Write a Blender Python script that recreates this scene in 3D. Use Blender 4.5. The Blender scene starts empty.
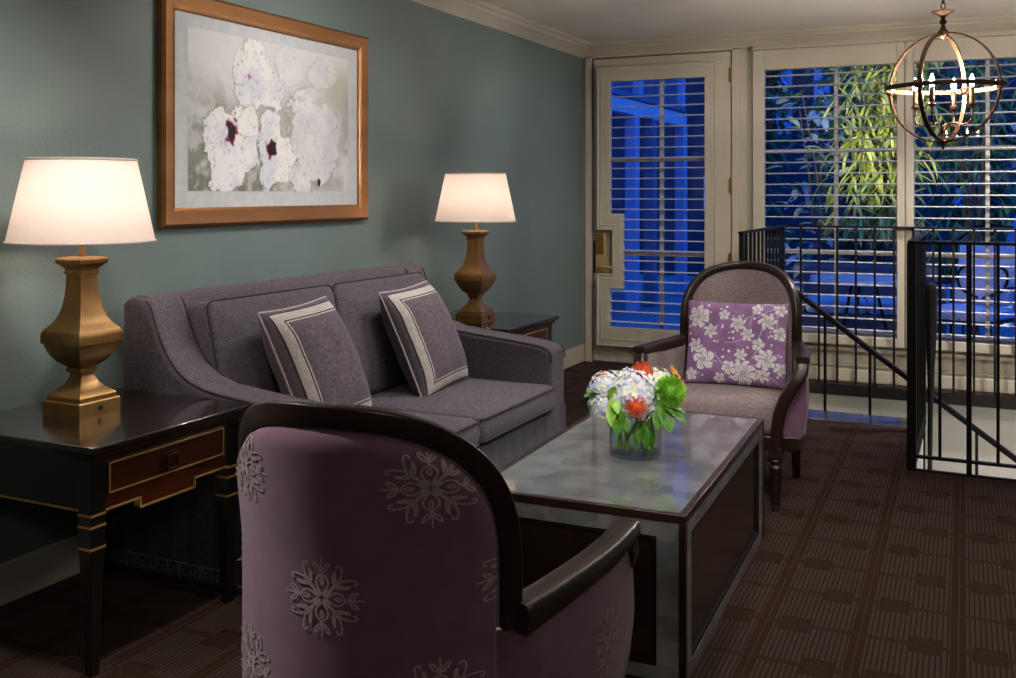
import bpy, bmesh, math, random
from mathutils import Vector, Matrix, noise
C = bpy.context.scene.collection
PI = math.pi
rnd = random.Random(7)
V = Vector

# ------------------------------------------------------------------ materials
def new_mat(name):
    m = bpy.data.materials.new(name); m.use_nodes = True
    nt = m.node_tree
    return m, nt, nt.nodes['Principled BSDF']

def N(nt, t, **kw):
    n = nt.nodes.new(t)
    for k, v in kw.items():
        if k in n.inputs: n.inputs[k].default_value = v
        else: setattr(n, k, v)
    return n

def L(nt, a, b): nt.links.new(a, b)

def coords(nt, scale=(1, 1, 1), kind='Object'):
    tc = N(nt, 'ShaderNodeTexCoord'); mp = N(nt, 'ShaderNodeMapping')
    mp.inputs['Scale'].default_value = scale
    L(nt, tc.outputs[kind], mp.inputs['Vector'])
    return mp.outputs['Vector']

def ramp(nt, fac, stops):
    r = N(nt, 'ShaderNodeValToRGB')
    e = r.color_ramp.elements
    while len(e) < len(stops): e.new(0.5)
    for el, (p, c) in zip(e, stops):
        el.position = p; el.color = (*c, 1)
    L(nt, fac, r.inputs['Fac'])
    return r.outputs['Color']

def bump(nt, h, b, strength=0.2, dist=0.002):
    n = N(nt, 'ShaderNodeBump'); n.inputs['Strength'].default_value = strength
    n.inputs['Distance'].default_value = dist
    L(nt, h, n.inputs['Height']); L(nt, n.outputs['Normal'], b.inputs['Normal'])

def noisy(name, c1, c2, scale=8, rough=0.5, metal=0, bstr=0.0, bscale=None, bdist=0.002, stretch=(1, 1, 1), coat=0, spec=None, detail=3, lo=0.3, hi=0.7):
    m, nt, b = new_mat(name)
    v = coords(nt, stretch)
    t = N(nt, 'ShaderNodeTexNoise', Scale=scale, Detail=detail); L(nt, v, t.inputs['Vector'])
    L(nt, ramp(nt, t.outputs['Fac'], [(lo, c1), (hi, c2)]), b.inputs['Base Color'])
    b.inputs['Roughness'].default_value = rough; b.inputs['Metallic'].default_value = metal
    if coat: b.inputs['Coat Weight'].default_value = coat; b.inputs['Coat Roughness'].default_value = 0.08
    if spec is not None: b.inputs['Specular IOR Level'].default_value = spec
    if bstr:
        t2 = N(nt, 'ShaderNodeTexNoise', Scale=bscale or scale, Detail=2); L(nt, v, t2.inputs['Vector'])
        bump(nt, t2.outputs['Fac'], b, bstr, bdist)
    return m

def fabric(name, c1, c2, sheen=0.15, scale=420, rough=0.9):
    m, nt, b = new_mat(name)
    v = coords(nt)
    cols = []
    for st in ((1.0, 1.0, .16), (.16, .16, 1.0)):
        mp = N(nt, 'ShaderNodeMapping'); mp.inputs['Scale'].default_value = st
        L(nt, v, mp.inputs['Vector'])
        t = N(nt, 'ShaderNodeTexNoise', Scale=scale, Detail=1); L(nt, mp.outputs['Vector'], t.inputs['Vector'])
        cols.append(t.outputs['Fac'])
    ad = N(nt, 'ShaderNodeMath', operation='ADD'); L(nt, cols[0], ad.inputs[0]); L(nt, cols[1], ad.inputs[1])
    hf = N(nt, 'ShaderNodeMath', operation='MULTIPLY'); L(nt, ad.outputs[0], hf.inputs[0]); hf.inputs[1].default_value = .5
    L(nt, ramp(nt, hf.outputs[0], [(.36, c1), (.64, c2)]), b.inputs['Base Color'])
    b.inputs['Roughness'].default_value = rough
    b.inputs['Sheen Weight'].default_value = sheen; b.inputs['Sheen Roughness'].default_value = .4
    b.inputs['Specular IOR Level'].default_value = .2
    bump(nt, hf.outputs[0], b, .35, .0015)
    return m

def plain(name, c, rough=.5, metal=0, **kw):
    m, nt, b = new_mat(name)
    v = coords(nt)
    t = N(nt, 'ShaderNodeTexNoise', Scale=30, Detail=2); L(nt, v, t.inputs['Vector'])
    L(nt, ramp(nt, t.outputs['Fac'], [(.3, tuple(x * .88 for x in c)), (.7, c)]), b.inputs['Base Color'])
    b.inputs['Roughness'].default_value = rough; b.inputs['Metallic'].default_value = metal
    for k, x in kw.items(): b.inputs[k.replace('_', ' ')].default_value = x
    return m

M = {}
M['wall'] = noisy('teal_wall_paint', (.142, .192, .188), (.162, .214, .208), 3, .42, 0, .35, 95, .003, spec=.4)
M['trim'] = noisy('cream_trim_paint', (.50, .45, .36), (.54, .49, .39), 4, .38, 0, .05, 60)
M['ceil'] = noisy('ceiling_paint', (.78, .72, .61), (.82, .76, .65), 3, .6, 0, .1, 80)
M['stairwall'] = noisy('stairwell_plaster', (.74, .72, .67), (.80, .78, .73), 2, .6, 0, .1, 60)
M['slat'] = noisy('shutter_slat_paint', (.66, .63, .58), (.72, .69, .63), 5, .35)
M['sofa'] = fabric('charcoal_plum_weave', (.050, .043, .055), (.132, .114, .140))
M['pillow'] = fabric('dark_plum_weave', (.062, .050, .066), (.155, .128, .158))
M['welt'] = fabric('charcoal_welt', (.02, .018, .025), (.05, .045, .055))
M['band'] = fabric('pale_braid', (.36, .33, .32), (.55, .51, .49), scale=300)
M['tape'] = fabric('key_tape', (.10, .095, .09), (.17, .16, .155))
M['bandline'] = plain('band_edge', (.035, .03, .035), .9)
M['skirt'] = fabric('slate_skirt_weave', (.038, .038, .054), (.100, .098, .128))
M['velvet'] = noisy('plum_velvet', (.165, .083, .132), (.20, .105, .160), 22, .85, 0, .25, 500, .001, spec=.2)
M['velvet'].node_tree.nodes['Principled BSDF'].inputs['Sheen Weight'].default_value = .2
M['embroidery'] = plain('embroidery_thread', (.42, .33, .34), .55)
M['tweed'] = fabric('mauve_tweed', (.16, .122, .125), (.30, .235, .235), scale=330)
M['piping'] = plain('plum_piping', (.17, .105, .135), .7)
M['wood'] = noisy('espresso_wood', (.013, .006, .004), (.028, .0115, .0075), 9, .34, 0, .04, 60, .001, (1, 1, .15), coat=.15)
M['tabletop_wood'] = noisy('espresso_top', (.009, .005, .004), (.018, .010, .008), 6, .16, 0, 0, None, .001, (1, .2, 1), coat=.6)
M['black_wood'] = noisy('ebonised_wood', (.006, .005, .005), (.012, .009, .008), 9, .3, coat=.3)
M['matte_black'] = noisy('matte_black_moulding', (.006, .005, .004), (.011, .008, .007), 9, .7, spec=.15)
M['red_wood'] = noisy('mahogany', (.036, .008, .003), (.085, .020, .007), 8, .24, 0, 0, None, .001, (1, .12, 1), coat=.5)
M['gilt'] = noisy('gilt_line', (.62, .36, .10), (.82, .52, .17), 40, .38, .6)
M['gold'] = noisy('aged_gold', (.21, .112, .032), (.34, .19, .060), 14, .38, .65, .12, 45, .002)
M['brass'] = plain('brass', (.60, .40, .15), .42, .35)
M['bronze_frame'] = noisy('copper_gilt_frame', (.28, .125, .045), (.40, .195, .08), 10, .32, .8, 0, None, .001, (1, .1, 1))
M['bronze'] = noisy('rubbed_bronze', (.055, .027, .014), (.10, .05, .027), 25, .45, .85)
M['iron'] = noisy('black_iron', (.004, .004, .005), (.007, .007, .008), 20, .5, 0, .1, 90, .001, spec=.25)
M['black'] = plain('black_plastic', (.008, .008, .008), .4)
M['mat_board'] = plain('mat_board', (.58, .60, .62), .7)
M['hinge'] = plain('hinge_brass', (.45, .24, .07), .35, .9)

# carpet -------------------------------------------------------------
def carpet():
    m, nt, b = new_mat('patterned_carpet')
    v = coords(nt, kind='Object')
    rt = N(nt, 'ShaderNodeMapping'); rt.inputs['Rotation'].default_value = (0, 0, math.radians(-1.0))
    L(nt, v, rt.inputs['Vector'])
    sp = N(nt, 'ShaderNodeSeparateXYZ'); L(nt, rt.outputs['Vector'], sp.inputs[0])
    def mth(op, a, b_=None, c=None):
        n = N(nt, 'ShaderNodeMath', operation=op)
        for i, q in enumerate((a, b_, c)):
            if q is None: continue
            if isinstance(q, (int, float)): n.inputs[i].default_value = q
            else: L(nt, q, n.inputs[i])
        return n.outputs[0]
    def inside(x, lo, hi): return mth('MULTIPLY', mth('GREATER_THAN', x, lo), mth('LESS_THAN', x, hi))
    u = mth('DIVIDE', mth('SUBTRACT', sp.outputs[0], 2.4288), .2555)
    w = mth('DIVIDE', mth('SUBTRACT', sp.outputs[1], 3.7058), .2555)
    fu, fw = mth('FRACT', u), mth('FRACT', w)
    dist = mth('MINIMUM', fw, mth('SUBTRACT', 1.0, fw))
    k = mth('FLOOR', mth('ADD', w, .5))
    par = mth('GREATER_THAN', mth('FRACT', mth('MULTIPLY', mth('ADD', k, mth('FLOOR', u)), .5)), .25)
    um = mth('ADD', mth('MULTIPLY', par, mth('SUBTRACT', 1.0, fu)), mth('MULTIPLY', mth('SUBTRACT', 1.0, par), fu))
    field = mth('MULTIPLY', inside(fu, .085, .925), mth('GREATER_THAN', dist, .045))
    notch = mth('MULTIPLY', inside(um, .145, .49), mth('LESS_THAN', dist, .20))
    fld = mth('MULTIPLY', field, mth('SUBTRACT', 1.0, notch))
    stripe = mth('GREATER_THAN', mth('FRACT', mth('MULTIPLY', fu, 18.0)), .40)
    key = mth('MULTIPLY', inside(um, .20, .44), inside(dist, .055, .085))
    key2 = mth('MULTIPLY', inside(um, .26, .38), inside(dist, .115, .14))
    line = mth('MAXIMUM', mth('LESS_THAN', fu, .018), mth('MULTIPLY', mth('LESS_THAN', dist, .008), .6))
    pat = mth('MAXIMUM', mth('MULTIPLY', fld, stripe), mth('MAXIMUM', mth('MULTIPLY', mth('MAXIMUM', key, key2), .3), mth('MULTIPLY', line, .6)))
    nz = N(nt, 'ShaderNodeTexNoise', Scale=260, Detail=2); L(nt, v, nz.inputs['Vector'])
    pn = mth('MULTIPLY', pat, mth('ADD', mth('MULTIPLY', nz.outputs['Fac'], .9), .4))
    col = ramp(nt, pn, [(0, (.032, .0145, .007)), (1, (.060, .0435, .0375))])
    L(nt, col, b.inputs['Base Color'])
    b.inputs['Roughness'].default_value = .95; b.inputs['Specular IOR Level'].default_value = .15
    bump(nt, nz.outputs['Fac'], b, .5, .004)
    return m
M['carpet'] = carpet()

def inlay():
    m, nt, b = new_mat('silver_leaf_inlay')
    v = coords(nt, (1, 1, 1))
    br = N(nt, 'ShaderNodeTexNoise', Scale=9, Detail=5); L(nt, v, br.inputs['Vector'])
    vr = N(nt, 'ShaderNodeTexVoronoi', Scale=16); vr.distance = 'CHEBYCHEV'; L(nt, v, vr.inputs['Vector'])
    sp = N(nt, 'ShaderNodeSeparateColor'); L(nt, vr.outputs['Color'], sp.inputs[0])
    ad = N(nt, 'ShaderNodeMath', operation='MULTIPLY_ADD'); L(nt, sp.outputs[0], ad.inputs[0]); ad.inputs[1].default_value = .35
    L(nt, br.outputs['Fac'], ad.inputs[2])
    L(nt, ramp(nt, ad.outputs[0], [(.30, (.125, .135, .145)), (.95, (.33, .34, .345))]), b.inputs['Base Color'])
    b.inputs['Metallic'].default_value = .25; b.inputs['Roughness'].default_value = .33
    b.inputs['Coat Weight'].default_value = 1; b.inputs['Coat Roughness'].default_value = .03; b.inputs['Coat IOR'].default_value = 2.2
    return m
M['inlay'] = inlay()
M['panel'] = noisy('smoked_panel', (.010, .005, .003), (.028, .012, .007), 3, .2, 0, coat=.5)

def thin_glass(name, tint=(1, 1, 1), refl=.06, edge=1.0):
    m, nt, b = new_mat(name)
    nt.nodes.remove(b)
    out = nt.nodes['Material Output']
    t = N(nt, 'ShaderNodeBsdfTransparent'); t.inputs[0].default_value = (*tint, 1)
    lw = N(nt, 'ShaderNodeLayerWeight'); lw.inputs['Blend'].default_value = .5
    L(nt, ramp(nt, lw.outputs['Facing'], [(.55, tint), (.97, tuple(x * edge for x in tint))]), t.inputs[0])
    g = N(nt, 'ShaderNodeBsdfGlossy'); g.inputs['Roughness'].default_value = .01
    f = N(nt, 'ShaderNodeLayerWeight'); f.inputs['Blend'].default_value = .5
    p = N(nt, 'ShaderNodeMath', operation='POWER'); L(nt, f.outputs['Facing'], p.inputs[0]); p.inputs[1].default_value = 4
    q = N(nt, 'ShaderNodeMath', operation='MULTIPLY_ADD'); L(nt, p.outputs[0], q.inputs[0]); q.inputs[1].default_value = .7; q.inputs[2].default_value = refl
    mx = N(nt, 'ShaderNodeMixShader')
    L(nt, q.outputs[0], mx.inputs[0]); L(nt, t.outputs[0], mx.inputs[1]); L(nt, g.outputs[0], mx.inputs[2])
    L(nt, mx.outputs[0], out.inputs['Surface'])
    return m
M['pane'] = thin_glass('window_pane', refl=.02)
M['vase_glass'] = thin_glass('vase_glass', (.97, .98, .93), .03, .5)
m = thin_glass('vase_water', (.93, .97, .84), .015)
M['water'] = m

def shade_mat():
    m, nt, b = new_mat('linen_shade'); nt.nodes.remove(b)
    out = nt.nodes['Material Output']
    v = coords(nt)
    t = N(nt, 'ShaderNodeTexNoise', Scale=220, Detail=1); L(nt, v, t.inputs['Vector'])
    col = ramp(nt, t.outputs['Fac'], [(.3, (.82, .74, .70)), (.7, (.88, .80, .76))])
    d = N(nt, 'ShaderNodeBsdfDiffuse'); tr = N(nt, 'ShaderNodeBsdfTranslucent'); mx = N(nt, 'ShaderNodeMixShader')
    L(nt, col, d.inputs[0]); L(nt, col, tr.inputs[0]); mx.inputs[0].default_value = .33
    L(nt, d.outputs[0], mx.inputs[1]); L(nt, tr.outputs[0], mx.inputs[2]); L(nt, mx.outputs[0], out.inputs['Surface'])
    return m
M['shade'] = shade_mat()
def emit(name, col, s):
    m, nt, b = new_mat(name)
    b.inputs['Base Color'].default_value = (*col, 1)
    b.inputs['Emission Color'].default_value = (*col, 1); b.inputs['Emission Strength'].default_value = s
    return m
M['candle_bulb'] = emit('candle_bulb_glow', (1.0, .88, .78), 1350)
M['lamp_bulb'] = emit('lamp_bulb_glow', (1.0, .78, .62), 62)
M['downlight'] = emit('downlight_lens', (1.0, .84, .68), 8)

def attr_mat(name, rough=.7, sheen=0):
    m, nt, b = new_mat(name)
    a = N(nt, 'ShaderNodeAttribute', attribute_name='Col')
    L(nt, a.outputs['Color'], b.inputs['Base Color']); b.inputs['Roughness'].default_value = rough
    b.inputs['Sheen Weight'].default_value = sheen; b.inputs['Specular IOR Level'].default_value = .25
    return m
M['print'] = attr_mat('botanical_print', .55)
M['floral'] = attr_mat('floral_pillow_print', .8, .1)
def leafmat(name, c1, c2, rough=.45, scale=6):
    m = noisy(name, c1, c2, scale, rough)
    return m
M['hyd'] = leafmat('white_florets', (.62, .64, .80), (.92, .92, .86), .7, 60)
M['hydblue'] = leafmat('bluish_florets', (.45, .48, .80), (.82, .82, .92), .7, 60)
M['hydcream'] = leafmat('cream_florets', (.68, .74, .42), (.92, .92, .82), .7, 50)
M['orange'] = leafmat('orange_pins', (.55, .045, .008), (.90, .16, .02), .55, 40)
M['green_pom'] = leafmat('green_pompon', (.09, .30, .012), (.26, .58, .04), .6, 40)
M['yellow'] = leafmat('yellow_petals', (.85, .28, .01), (.95, .55, .03), .5, 30)
M['leaf'] = leafmat('bouquet_leaf', (.04, .15, .012), (.12, .33, .03), .4, 30)
M['leaf_light'] = leafmat('light_leaf', (.20, .42, .03), (.36, .62, .08), .4, 30)
M['stem'] = leafmat('flower_stem', (.08, .20, .02), (.22, .38, .06), .5, 30)
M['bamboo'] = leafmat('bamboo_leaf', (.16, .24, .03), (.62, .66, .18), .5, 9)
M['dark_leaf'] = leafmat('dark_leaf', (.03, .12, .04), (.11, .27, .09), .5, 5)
M['pale_leaf'] = leafmat('pale_leaf', (.16, .28, .28), (.45, .55, .5), .5, 5)
M['bark'] = noisy('bark', (.06, .05, .04), (.14, .11, .08), 14, .8)
M['patio'] = noisy('patio_paving', (.26, .27, .30), (.40, .41, .44), 1.5, .5, 0, .1, 12)
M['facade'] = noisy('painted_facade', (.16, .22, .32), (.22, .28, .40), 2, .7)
M['column'] = noisy('white_column_paint', (.42, .55, .74), (.50, .63, .82), 3, .6)  # blue of the dusk light tinted into the column colour
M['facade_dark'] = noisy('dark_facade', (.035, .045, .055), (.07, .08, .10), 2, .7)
M['wicker'] = noisy('white_wicker', (.35, .35, .38), (.85, .85, .9), 90, .6, 0, .5, 90, .004)
M['outcush'] = fabric('outdoor_cushion', (.68, .66, .70), (.80, .78, .82))
M['outdark'] = fabric('outdoor_dark_cushion', (.08, .09, .13), (.15, .16, .2))
M['rattan'] = noisy('dark_rattan', (.04, .04, .05), (.12, .12, .14), 90, .6, 0, .5, 90, .004)
M['threshold'] = noisy('polished_threshold', (.05, .05, .055), (.08, .08, .085), 6, .12, 0, coat=1)
M['lit_blind'] = noisy('pale_blind', (.75, .78, .8), (.85, .88, .9), 8, .6)  # its brightness stands for light falling on the beam and the far pane
M['canvas'] = noisy('umbrella_canvas', (.16, .30, .60), (.2, .36, .7), 4, .7)
M['tabletop_out'] = noisy('patio_table_top', (.55, .58, .62), (.75, .78, .82), 8, .25)

# ------------------------------------------------------------------ mesh helpers
def link(name, me, mats, parent=None, angle=35):
    o = bpy.data.objects.new(name, me); C.objects.link(o)
    for mm in (mats if isinstance(mats, (list, tuple)) else [mats]): me.materials.append(mm)
    for p in me.polygons: p.use_smooth = True
    if angle < 180: me.set_sharp_from_angle(angle=math.radians(angle))
    if parent: o.parent = parent
    return o

def obj(name, bm, mats, parent=None, angle=35, bevel=0, seg=2, recalc=True):
    if recalc: bmesh.ops.recalc_face_normals(bm, faces=bm.faces)
    me = bpy.data.meshes.new(name); bm.to_mesh(me); bm.free()
    o = link(name, me, mats, parent, angle)
    if bevel:
        md = o.modifiers.new('bevel', 'BEVEL'); md.width = bevel; md.segments = seg; md.limit_method = 'ANGLE'; md.angle_limit = math.radians(40)
        md.harden_normals = False
    return o

def tag(o, label=None, cat=None, group=None, kind=None):
    if label: o['label'] = label
    if cat: o['category'] = cat
    if group: o['group'] = group
    if kind: o['kind'] = kind
    return o

def thing(name, label, cat, loc=(0, 0, 0), rz=0, group=None):
    o = bpy.data.objects.new(name, None); C.objects.link(o)
    o.empty_display_size = .1
    o.location = loc; o.rotation_euler = (0, 0, rz)
    return tag(o, label, cat, group)

def struct(name, bm, mats, parent=None, **kw):
    o = obj(name, bm, mats, parent, **kw); o['kind'] = 'structure'; return o

def box(bm, x0, x1, y0, y1, z0, z1, mi=0, mat=None):
    r = bmesh.ops.create_cube(bm, size=1)
    for v in r['verts']:
        v.co = V(((x0 + x1) / 2 + v.co.x * (x1 - x0), (y0 + y1) / 2 + v.co.y * (y1 - y0), (z0 + z1) / 2 + v.co.z * (z1 - z0)))
        if mat: v.co = mat @ v.co
    for f in {f for v in r['verts'] for f in v.link_faces}: f.material_index = mi
    return bm

def B(*args, **kw):
    bm = bmesh.new()
    for a in args: box(bm, *a, **kw)
    return bm

def rings(bm, rs, closed=True, caps=True, mi=0):
    """loft rows of points"""
    vs = [[bm.verts.new(p) for p in r] for r in rs]
    n = len(rs[0]); fs = []
    for a, b in zip(vs, vs[1:]):
        for i in range(n if closed else n - 1):
            j = (i + 1) % n
            fs.append(bm.faces.new((a[i], a[j], b[j], b[i])))
    if caps and closed:
        fs.append(bm.faces.new(list(reversed(vs[0])))); fs.append(bm.faces.new(vs[-1]))
    for f in fs: f.material_index = mi
    return vs

def frames(pts, up=V((0, 0, 1)), closed=False):
    pts = [V(p) for p in pts]; out = []
    n = len(pts); pN = None
    for i, p in enumerate(pts):
        if closed: t = pts[(i + 1) % n] - pts[i - 1]
        else: t = pts[min(i + 1, n - 1)] - pts[max(i - 1, 0)]
        t.normalize()
        if pN is None:
            a = up if abs(t.dot(up)) < .95 else V((1, 0, 0))
            nn = (a - t * a.dot(t)).normalized()
        else: nn = (pN - t * pN.dot(t)).normalized()
        pN = nn
        out.append((p, t, nn, t.cross(nn)))
    return out

def tube(bm, pts, r, seg=8, closed=False, mi=0, caps=True):
    fr = frames(pts, closed=closed); rs = []
    for i, (p, t, a, b) in enumerate(fr):
        rr = r[i] if isinstance(r, (list, tuple)) else r
        rs.append([p + (a * math.cos(2 * PI * k / seg) + b * math.sin(2 * PI * k / seg)) * rr for k in range(seg)])
    if closed: rs.append(rs[0])
    if closed:
        vs = [[bm.verts.new(p) for p in q] for q in rs[:-1]]
        n = len(vs)
        for i in range(n):
            a, b = vs[i], vs[(i + 1) % n]
            for k in range(seg):
                f = bm.faces.new((a[k], a[(k + 1) % seg], b[(k + 1) % seg], b[k])); f.material_index = mi
    else: rings(bm, rs, True, caps, mi)
    return bm

def T(pts, r, seg=8, closed=False): return tube(bmesh.new(), pts, r, seg, closed)

def lathe(bm, prof, c=(0, 0, 0), seg=24, mi=0, caps=True):
    c = V(c)
    rings(bm, [[c + V((r * math.cos(2 * PI * k / seg), r * math.sin(2 * PI * k / seg), z)) for k in range(seg)] for r, z in prof], True, caps, mi)
    return bm

def squares(bm, prof, c=(0, 0, 0), rot=0, mi=0):
    """square-section baluster: rows (half side, z, corner softness 0..1)"""
    rs = []
    c = V(c)
    for a, z, k in prof:
        row = []
        e = 2 / max(.02, (1 - k) * 0 + k) if k > 0 else None
        for q in range(32):
            th = 2 * PI * (q + .5) / 32 if False else 2 * PI * q / 32 + PI / 4
            cx, sy = math.cos(th), math.sin(th)
            s = 1 / max(abs(cx), abs(sy))
            p = V((cx * s, sy * s, 0)); ci = V((cx, sy, 0)) * 1.08
            p = p.lerp(ci, k) * a
            row.append(c + Matrix.Rotation(rot, 3, 'Z') @ p + V((0, 0, z)))
        rs.append(row)
    rings(bm, rs, True, True, mi)
    return bm

def rrect(hx, hy, r, n=6):
    pts = []
    for cx, cy, a0 in ((hx - r, hy - r, 0), (-hx + r, hy - r, 90), (-hx + r, -hy + r, 180), (hx - r, -hy + r, 270)):
        for k in range(n + 1):
            a = math.radians(a0 + 90 * k / n); pts.append((cx + r * math.cos(a), cy + r * math.sin(a)))
    return pts

def slab(bm, hx, hy, h, r=.03, edge=.015, crown=.02, bcrown=0, mat=None, mi=0):
    """soft cushion: rounded plan, rounded edges, crowned top; z from 0 to h"""
    mat = mat or Matrix.Identity(4)
    rs = []
    def row(inset, z, ripple=0):
        k = max(.001, 1 - inset / min(hx, hy))
        return [mat @ V((x * (1 - inset / hx), y * (1 - inset / hy), z)) for x, y in rrect(hx, hy, r)]
    fr = (.97, .8, .6, .4, .2, .08)
    for f in reversed(fr): rs.append(row(edge + (1 - 1) + (min(hx, hy) - edge) * f if False else edge + (min(hx, hy) - edge) * f, -bcrown * (1 - (1 - f) ** 2))) if False else None
    for f in fr: rs.append(row(edge + (min(hx, hy) - edge) * f, -bcrown * (1 - (1 - f) ** 2.2)))
    for a in (0, 30, 60, 90): rs.append(row(edge * (1 - math.sin(math.radians(a))), edge * (1 - math.cos(math.radians(a)))))
    rs.append(row(-.006, h / 2))
    for a in (90, 60, 30, 0): rs.append(row(edge * (1 - math.sin(math.radians(a))), h - edge * (1 - math.cos(math.radians(a)))))
    for f in reversed(fr): rs.append(row(edge + (min(hx, hy) - edge) * f, h + crown * (1 - (1 - f) ** 2.2)))
    rings(bm, rs, True, True, mi)
    return bm

def extrude_poly(bm, poly, axis, a0, a1, mi=0):
    """poly of 2D points extruded along axis ('x','y','z')"""
    def mk(p, a):
        if axis == 'y': return V((p[0], a, p[1]))
        if axis == 'x': return V((a, p[0], p[1]))
        return V((p[0], p[1], a))
    v0 = [bm.verts.new(mk(p, a0)) for p in poly]; v1 = [bm.verts.new(mk(p, a1)) for p in poly]
    n = len(poly); fs = [bm.faces.new(v0), bm.faces.new(list(reversed(v1)))]
    for i in range(n): fs.append(bm.faces.new((v0[i], v1[i], v1[(i + 1) % n], v0[(i + 1) % n])))
    for f in fs: f.material_index = mi
    return bm

def copy_tree(o, parent=None):
    c = o.copy(); C.objects.link(c)
    if parent: c.parent = parent
    for ch in list(o.children): copy_tree(ch, c)
    return c

def smooth(pts, it=2):
    """Chaikin for open polyline"""
    for _ in range(it):
        q = [pts[0]]
        for a, b in zip(pts, pts[1:]):
            a, b = V(a), V(b)
            q += [a * .75 + b * .25, a * .25 + b * .75]
        q.append(pts[-1]); pts = [V(p) for p in q]
    return pts

# ------------------------------------------------------------------ room shell
YW = 6.957      # window wall
HC = 2.345      # ceiling
XR, YB = 4.6, -2.2
OX, OY = 2.40, 4.86   # near corner of stair opening
EX, EY = 1.46, 5.82   # landing edge of stair opening
bm = bmesh.new()
for (x0, x1, y0, y1) in ((0, XR, YB, OY), (0, OX, OY, EY), (0, EX, EY, YW), (EX, XR, 6.87, YW)): box(bm, x0, x1, y0, y1, -.07, 0)
struct('floor', bm, M['carpet'])
bm = B((-.1, XR + .1, YB - .1, YW + .15, HC, HC + .1)); struct('ceiling', bm, M['ceil'])
bm = B((-.1, 0, YB, YW + .15, -.1, HC)); struct('wall_left', bm, M['wall'])
bm = B((XR, XR + .1, YB, YW + .15, -2.3, HC)); struct('wall_right', bm, M['wall'])
bm = B((0, XR, YB - .1, YB, -.1, HC)); struct('wall_back', bm, M['wall'])
bm = B((0, .075, YW, YW + .12, -.1, HC), (.075, 1.115, YW, YW + .12, 2.247, HC), (1.115, 1.255, YW, YW + .12, -.1, HC),
       (1.255, 3.30, YW, YW + .12, 2.20, HC), (1.255, 3.30, YW, YW + .12, -.1, .27), (3.30, XR, YW, YW + .12, -.1, HC))
struct('wall_far', bm, M['trim'])
# stairwell below the floor
bm = B((EX, XR, YW, YW + .1, -2.3, -.1)); struct('wall_stairwell_far', bm, M['stairwall'])
bm = B((EX - .1, EX, EY, YW, -2.3, -.07)); struct('wall_stairwell_left', bm, M['stairwall'])
bm = B((EX - .1, OX - .1, EY - .1, EY, -2.3, -.07), (OX - .1, OX, OY, EY, -2.3, -.07), (OX - .1, XR, OY - .1, OY, -2.3, -.07))
struct('wall_stairwell_near', bm, M['stairwall'])
bm = bmesh.new()
for i in range(9): box(bm, EX + .06 + .26 * i, EX + .06 + .26 * (i + 1) + .02, EY + .02, YW - .02, -2.2, -.185 * (i + 1) - .2)
box(bm, 2.42, XR, OY, YW, -2.3, -2.2)
struct('floor_stairs', bm, M['carpet'])
bm = B((EX, XR, 6.85, 6.87, -.075, -.003)); struct('trim_1', bm, M['black_wood'])                 # fascia of the ledge
struct('trim_8', extrude_poly(bmesh.new(), [(EY - .10, 0), (EY - .098, .003), (EY + .002, .030), (EY + .008, .026), (EY + .008, 0)], 'x', EX, OX - .02), M['threshold'])
bm = B((OX - .02, OX + .012, OY, EY, 0, .012), (OX, XR, OY - .012, OY + .012, -.004, .008))
struct('trim_2', bm, M['iron'], bevel=.004)                                                   # nosing round the opening
# crown moulding
def crown(name, axis, a0, a1):
    prof = [(0, 2.25), (.012, 2.25), (.018, 2.262), (.03, 2.27), (.045, 2.285), (.065, 2.30), (.078, 2.306), (.082, 2.32), (.10, 2.325), (.11, 2.345), (0, 2.345)]
    bm = bmesh.new()
    if axis == 'y': extrude_poly(bm, prof, 'y', a0, a1)
    else: extrude_poly(bm, [(YW - p, z) for p, z in prof], 'x', a0, a1)
    struct(name, bm, M['trim'], angle=50)
crown('trim_3', 'y', YB, YW); crown('trim_4', 'x', 0, XR)
def baseb(name, x0, x1, y0, y1):
    struct(name, B((x0, x1, y0, y1, 0, .128)), M['trim'], bevel=.006)
baseb('baseboard_left', 0, .018, YB, YW); baseb('baseboard_far', 1.125, EX, YW - .018, YW)
# casings
def casing(name, x0, x1, z0, z1, w, bottom=False):
    bm = bmesh.new()
    for k, (o, d) in enumerate(((0, .018), (.012, .026))):
        ww = w - 2 * o if k else w
        a0, a1 = (x0 + o, x0 + w - o)
        box(bm, a0, a1, YW - d, YW, z0, z1 - o)
        box(bm, x1 - w + o, x1 - o, YW - d, YW, z0, z1 - o)
        box(bm, x0 + o, x1 - o, YW - d, YW, z1 - w + o, z1 - o)
        if bottom: box(bm, x0 + o, x1 - o, YW - d, YW, z0 + o, z0 + w - o)
    return struct(name, bm, M['trim'], bevel=.004)
struct('trim_5', B((.022, .078, YW - .02, YW, 0, 2.26), (1.112, 1.165, YW - .02, YW, 0, 2.26), (.022, 1.165, YW - .02, YW, 2.244, 2.262)), M['trim'], bevel=.004)
casing('trim_6', 1.225, 3.32, .235, 2.262, .045, True)
# panelling below the windows
bm = B((1.225, 3.4, YW - .035, YW, .205, .235), (1.225, 3.4, YW - .012, YW, .10, .118), (1.225, 3.4, YW - .012, YW, 0, .085))
struct('trim_7', bm, M['trim'], bevel=.005)

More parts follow.
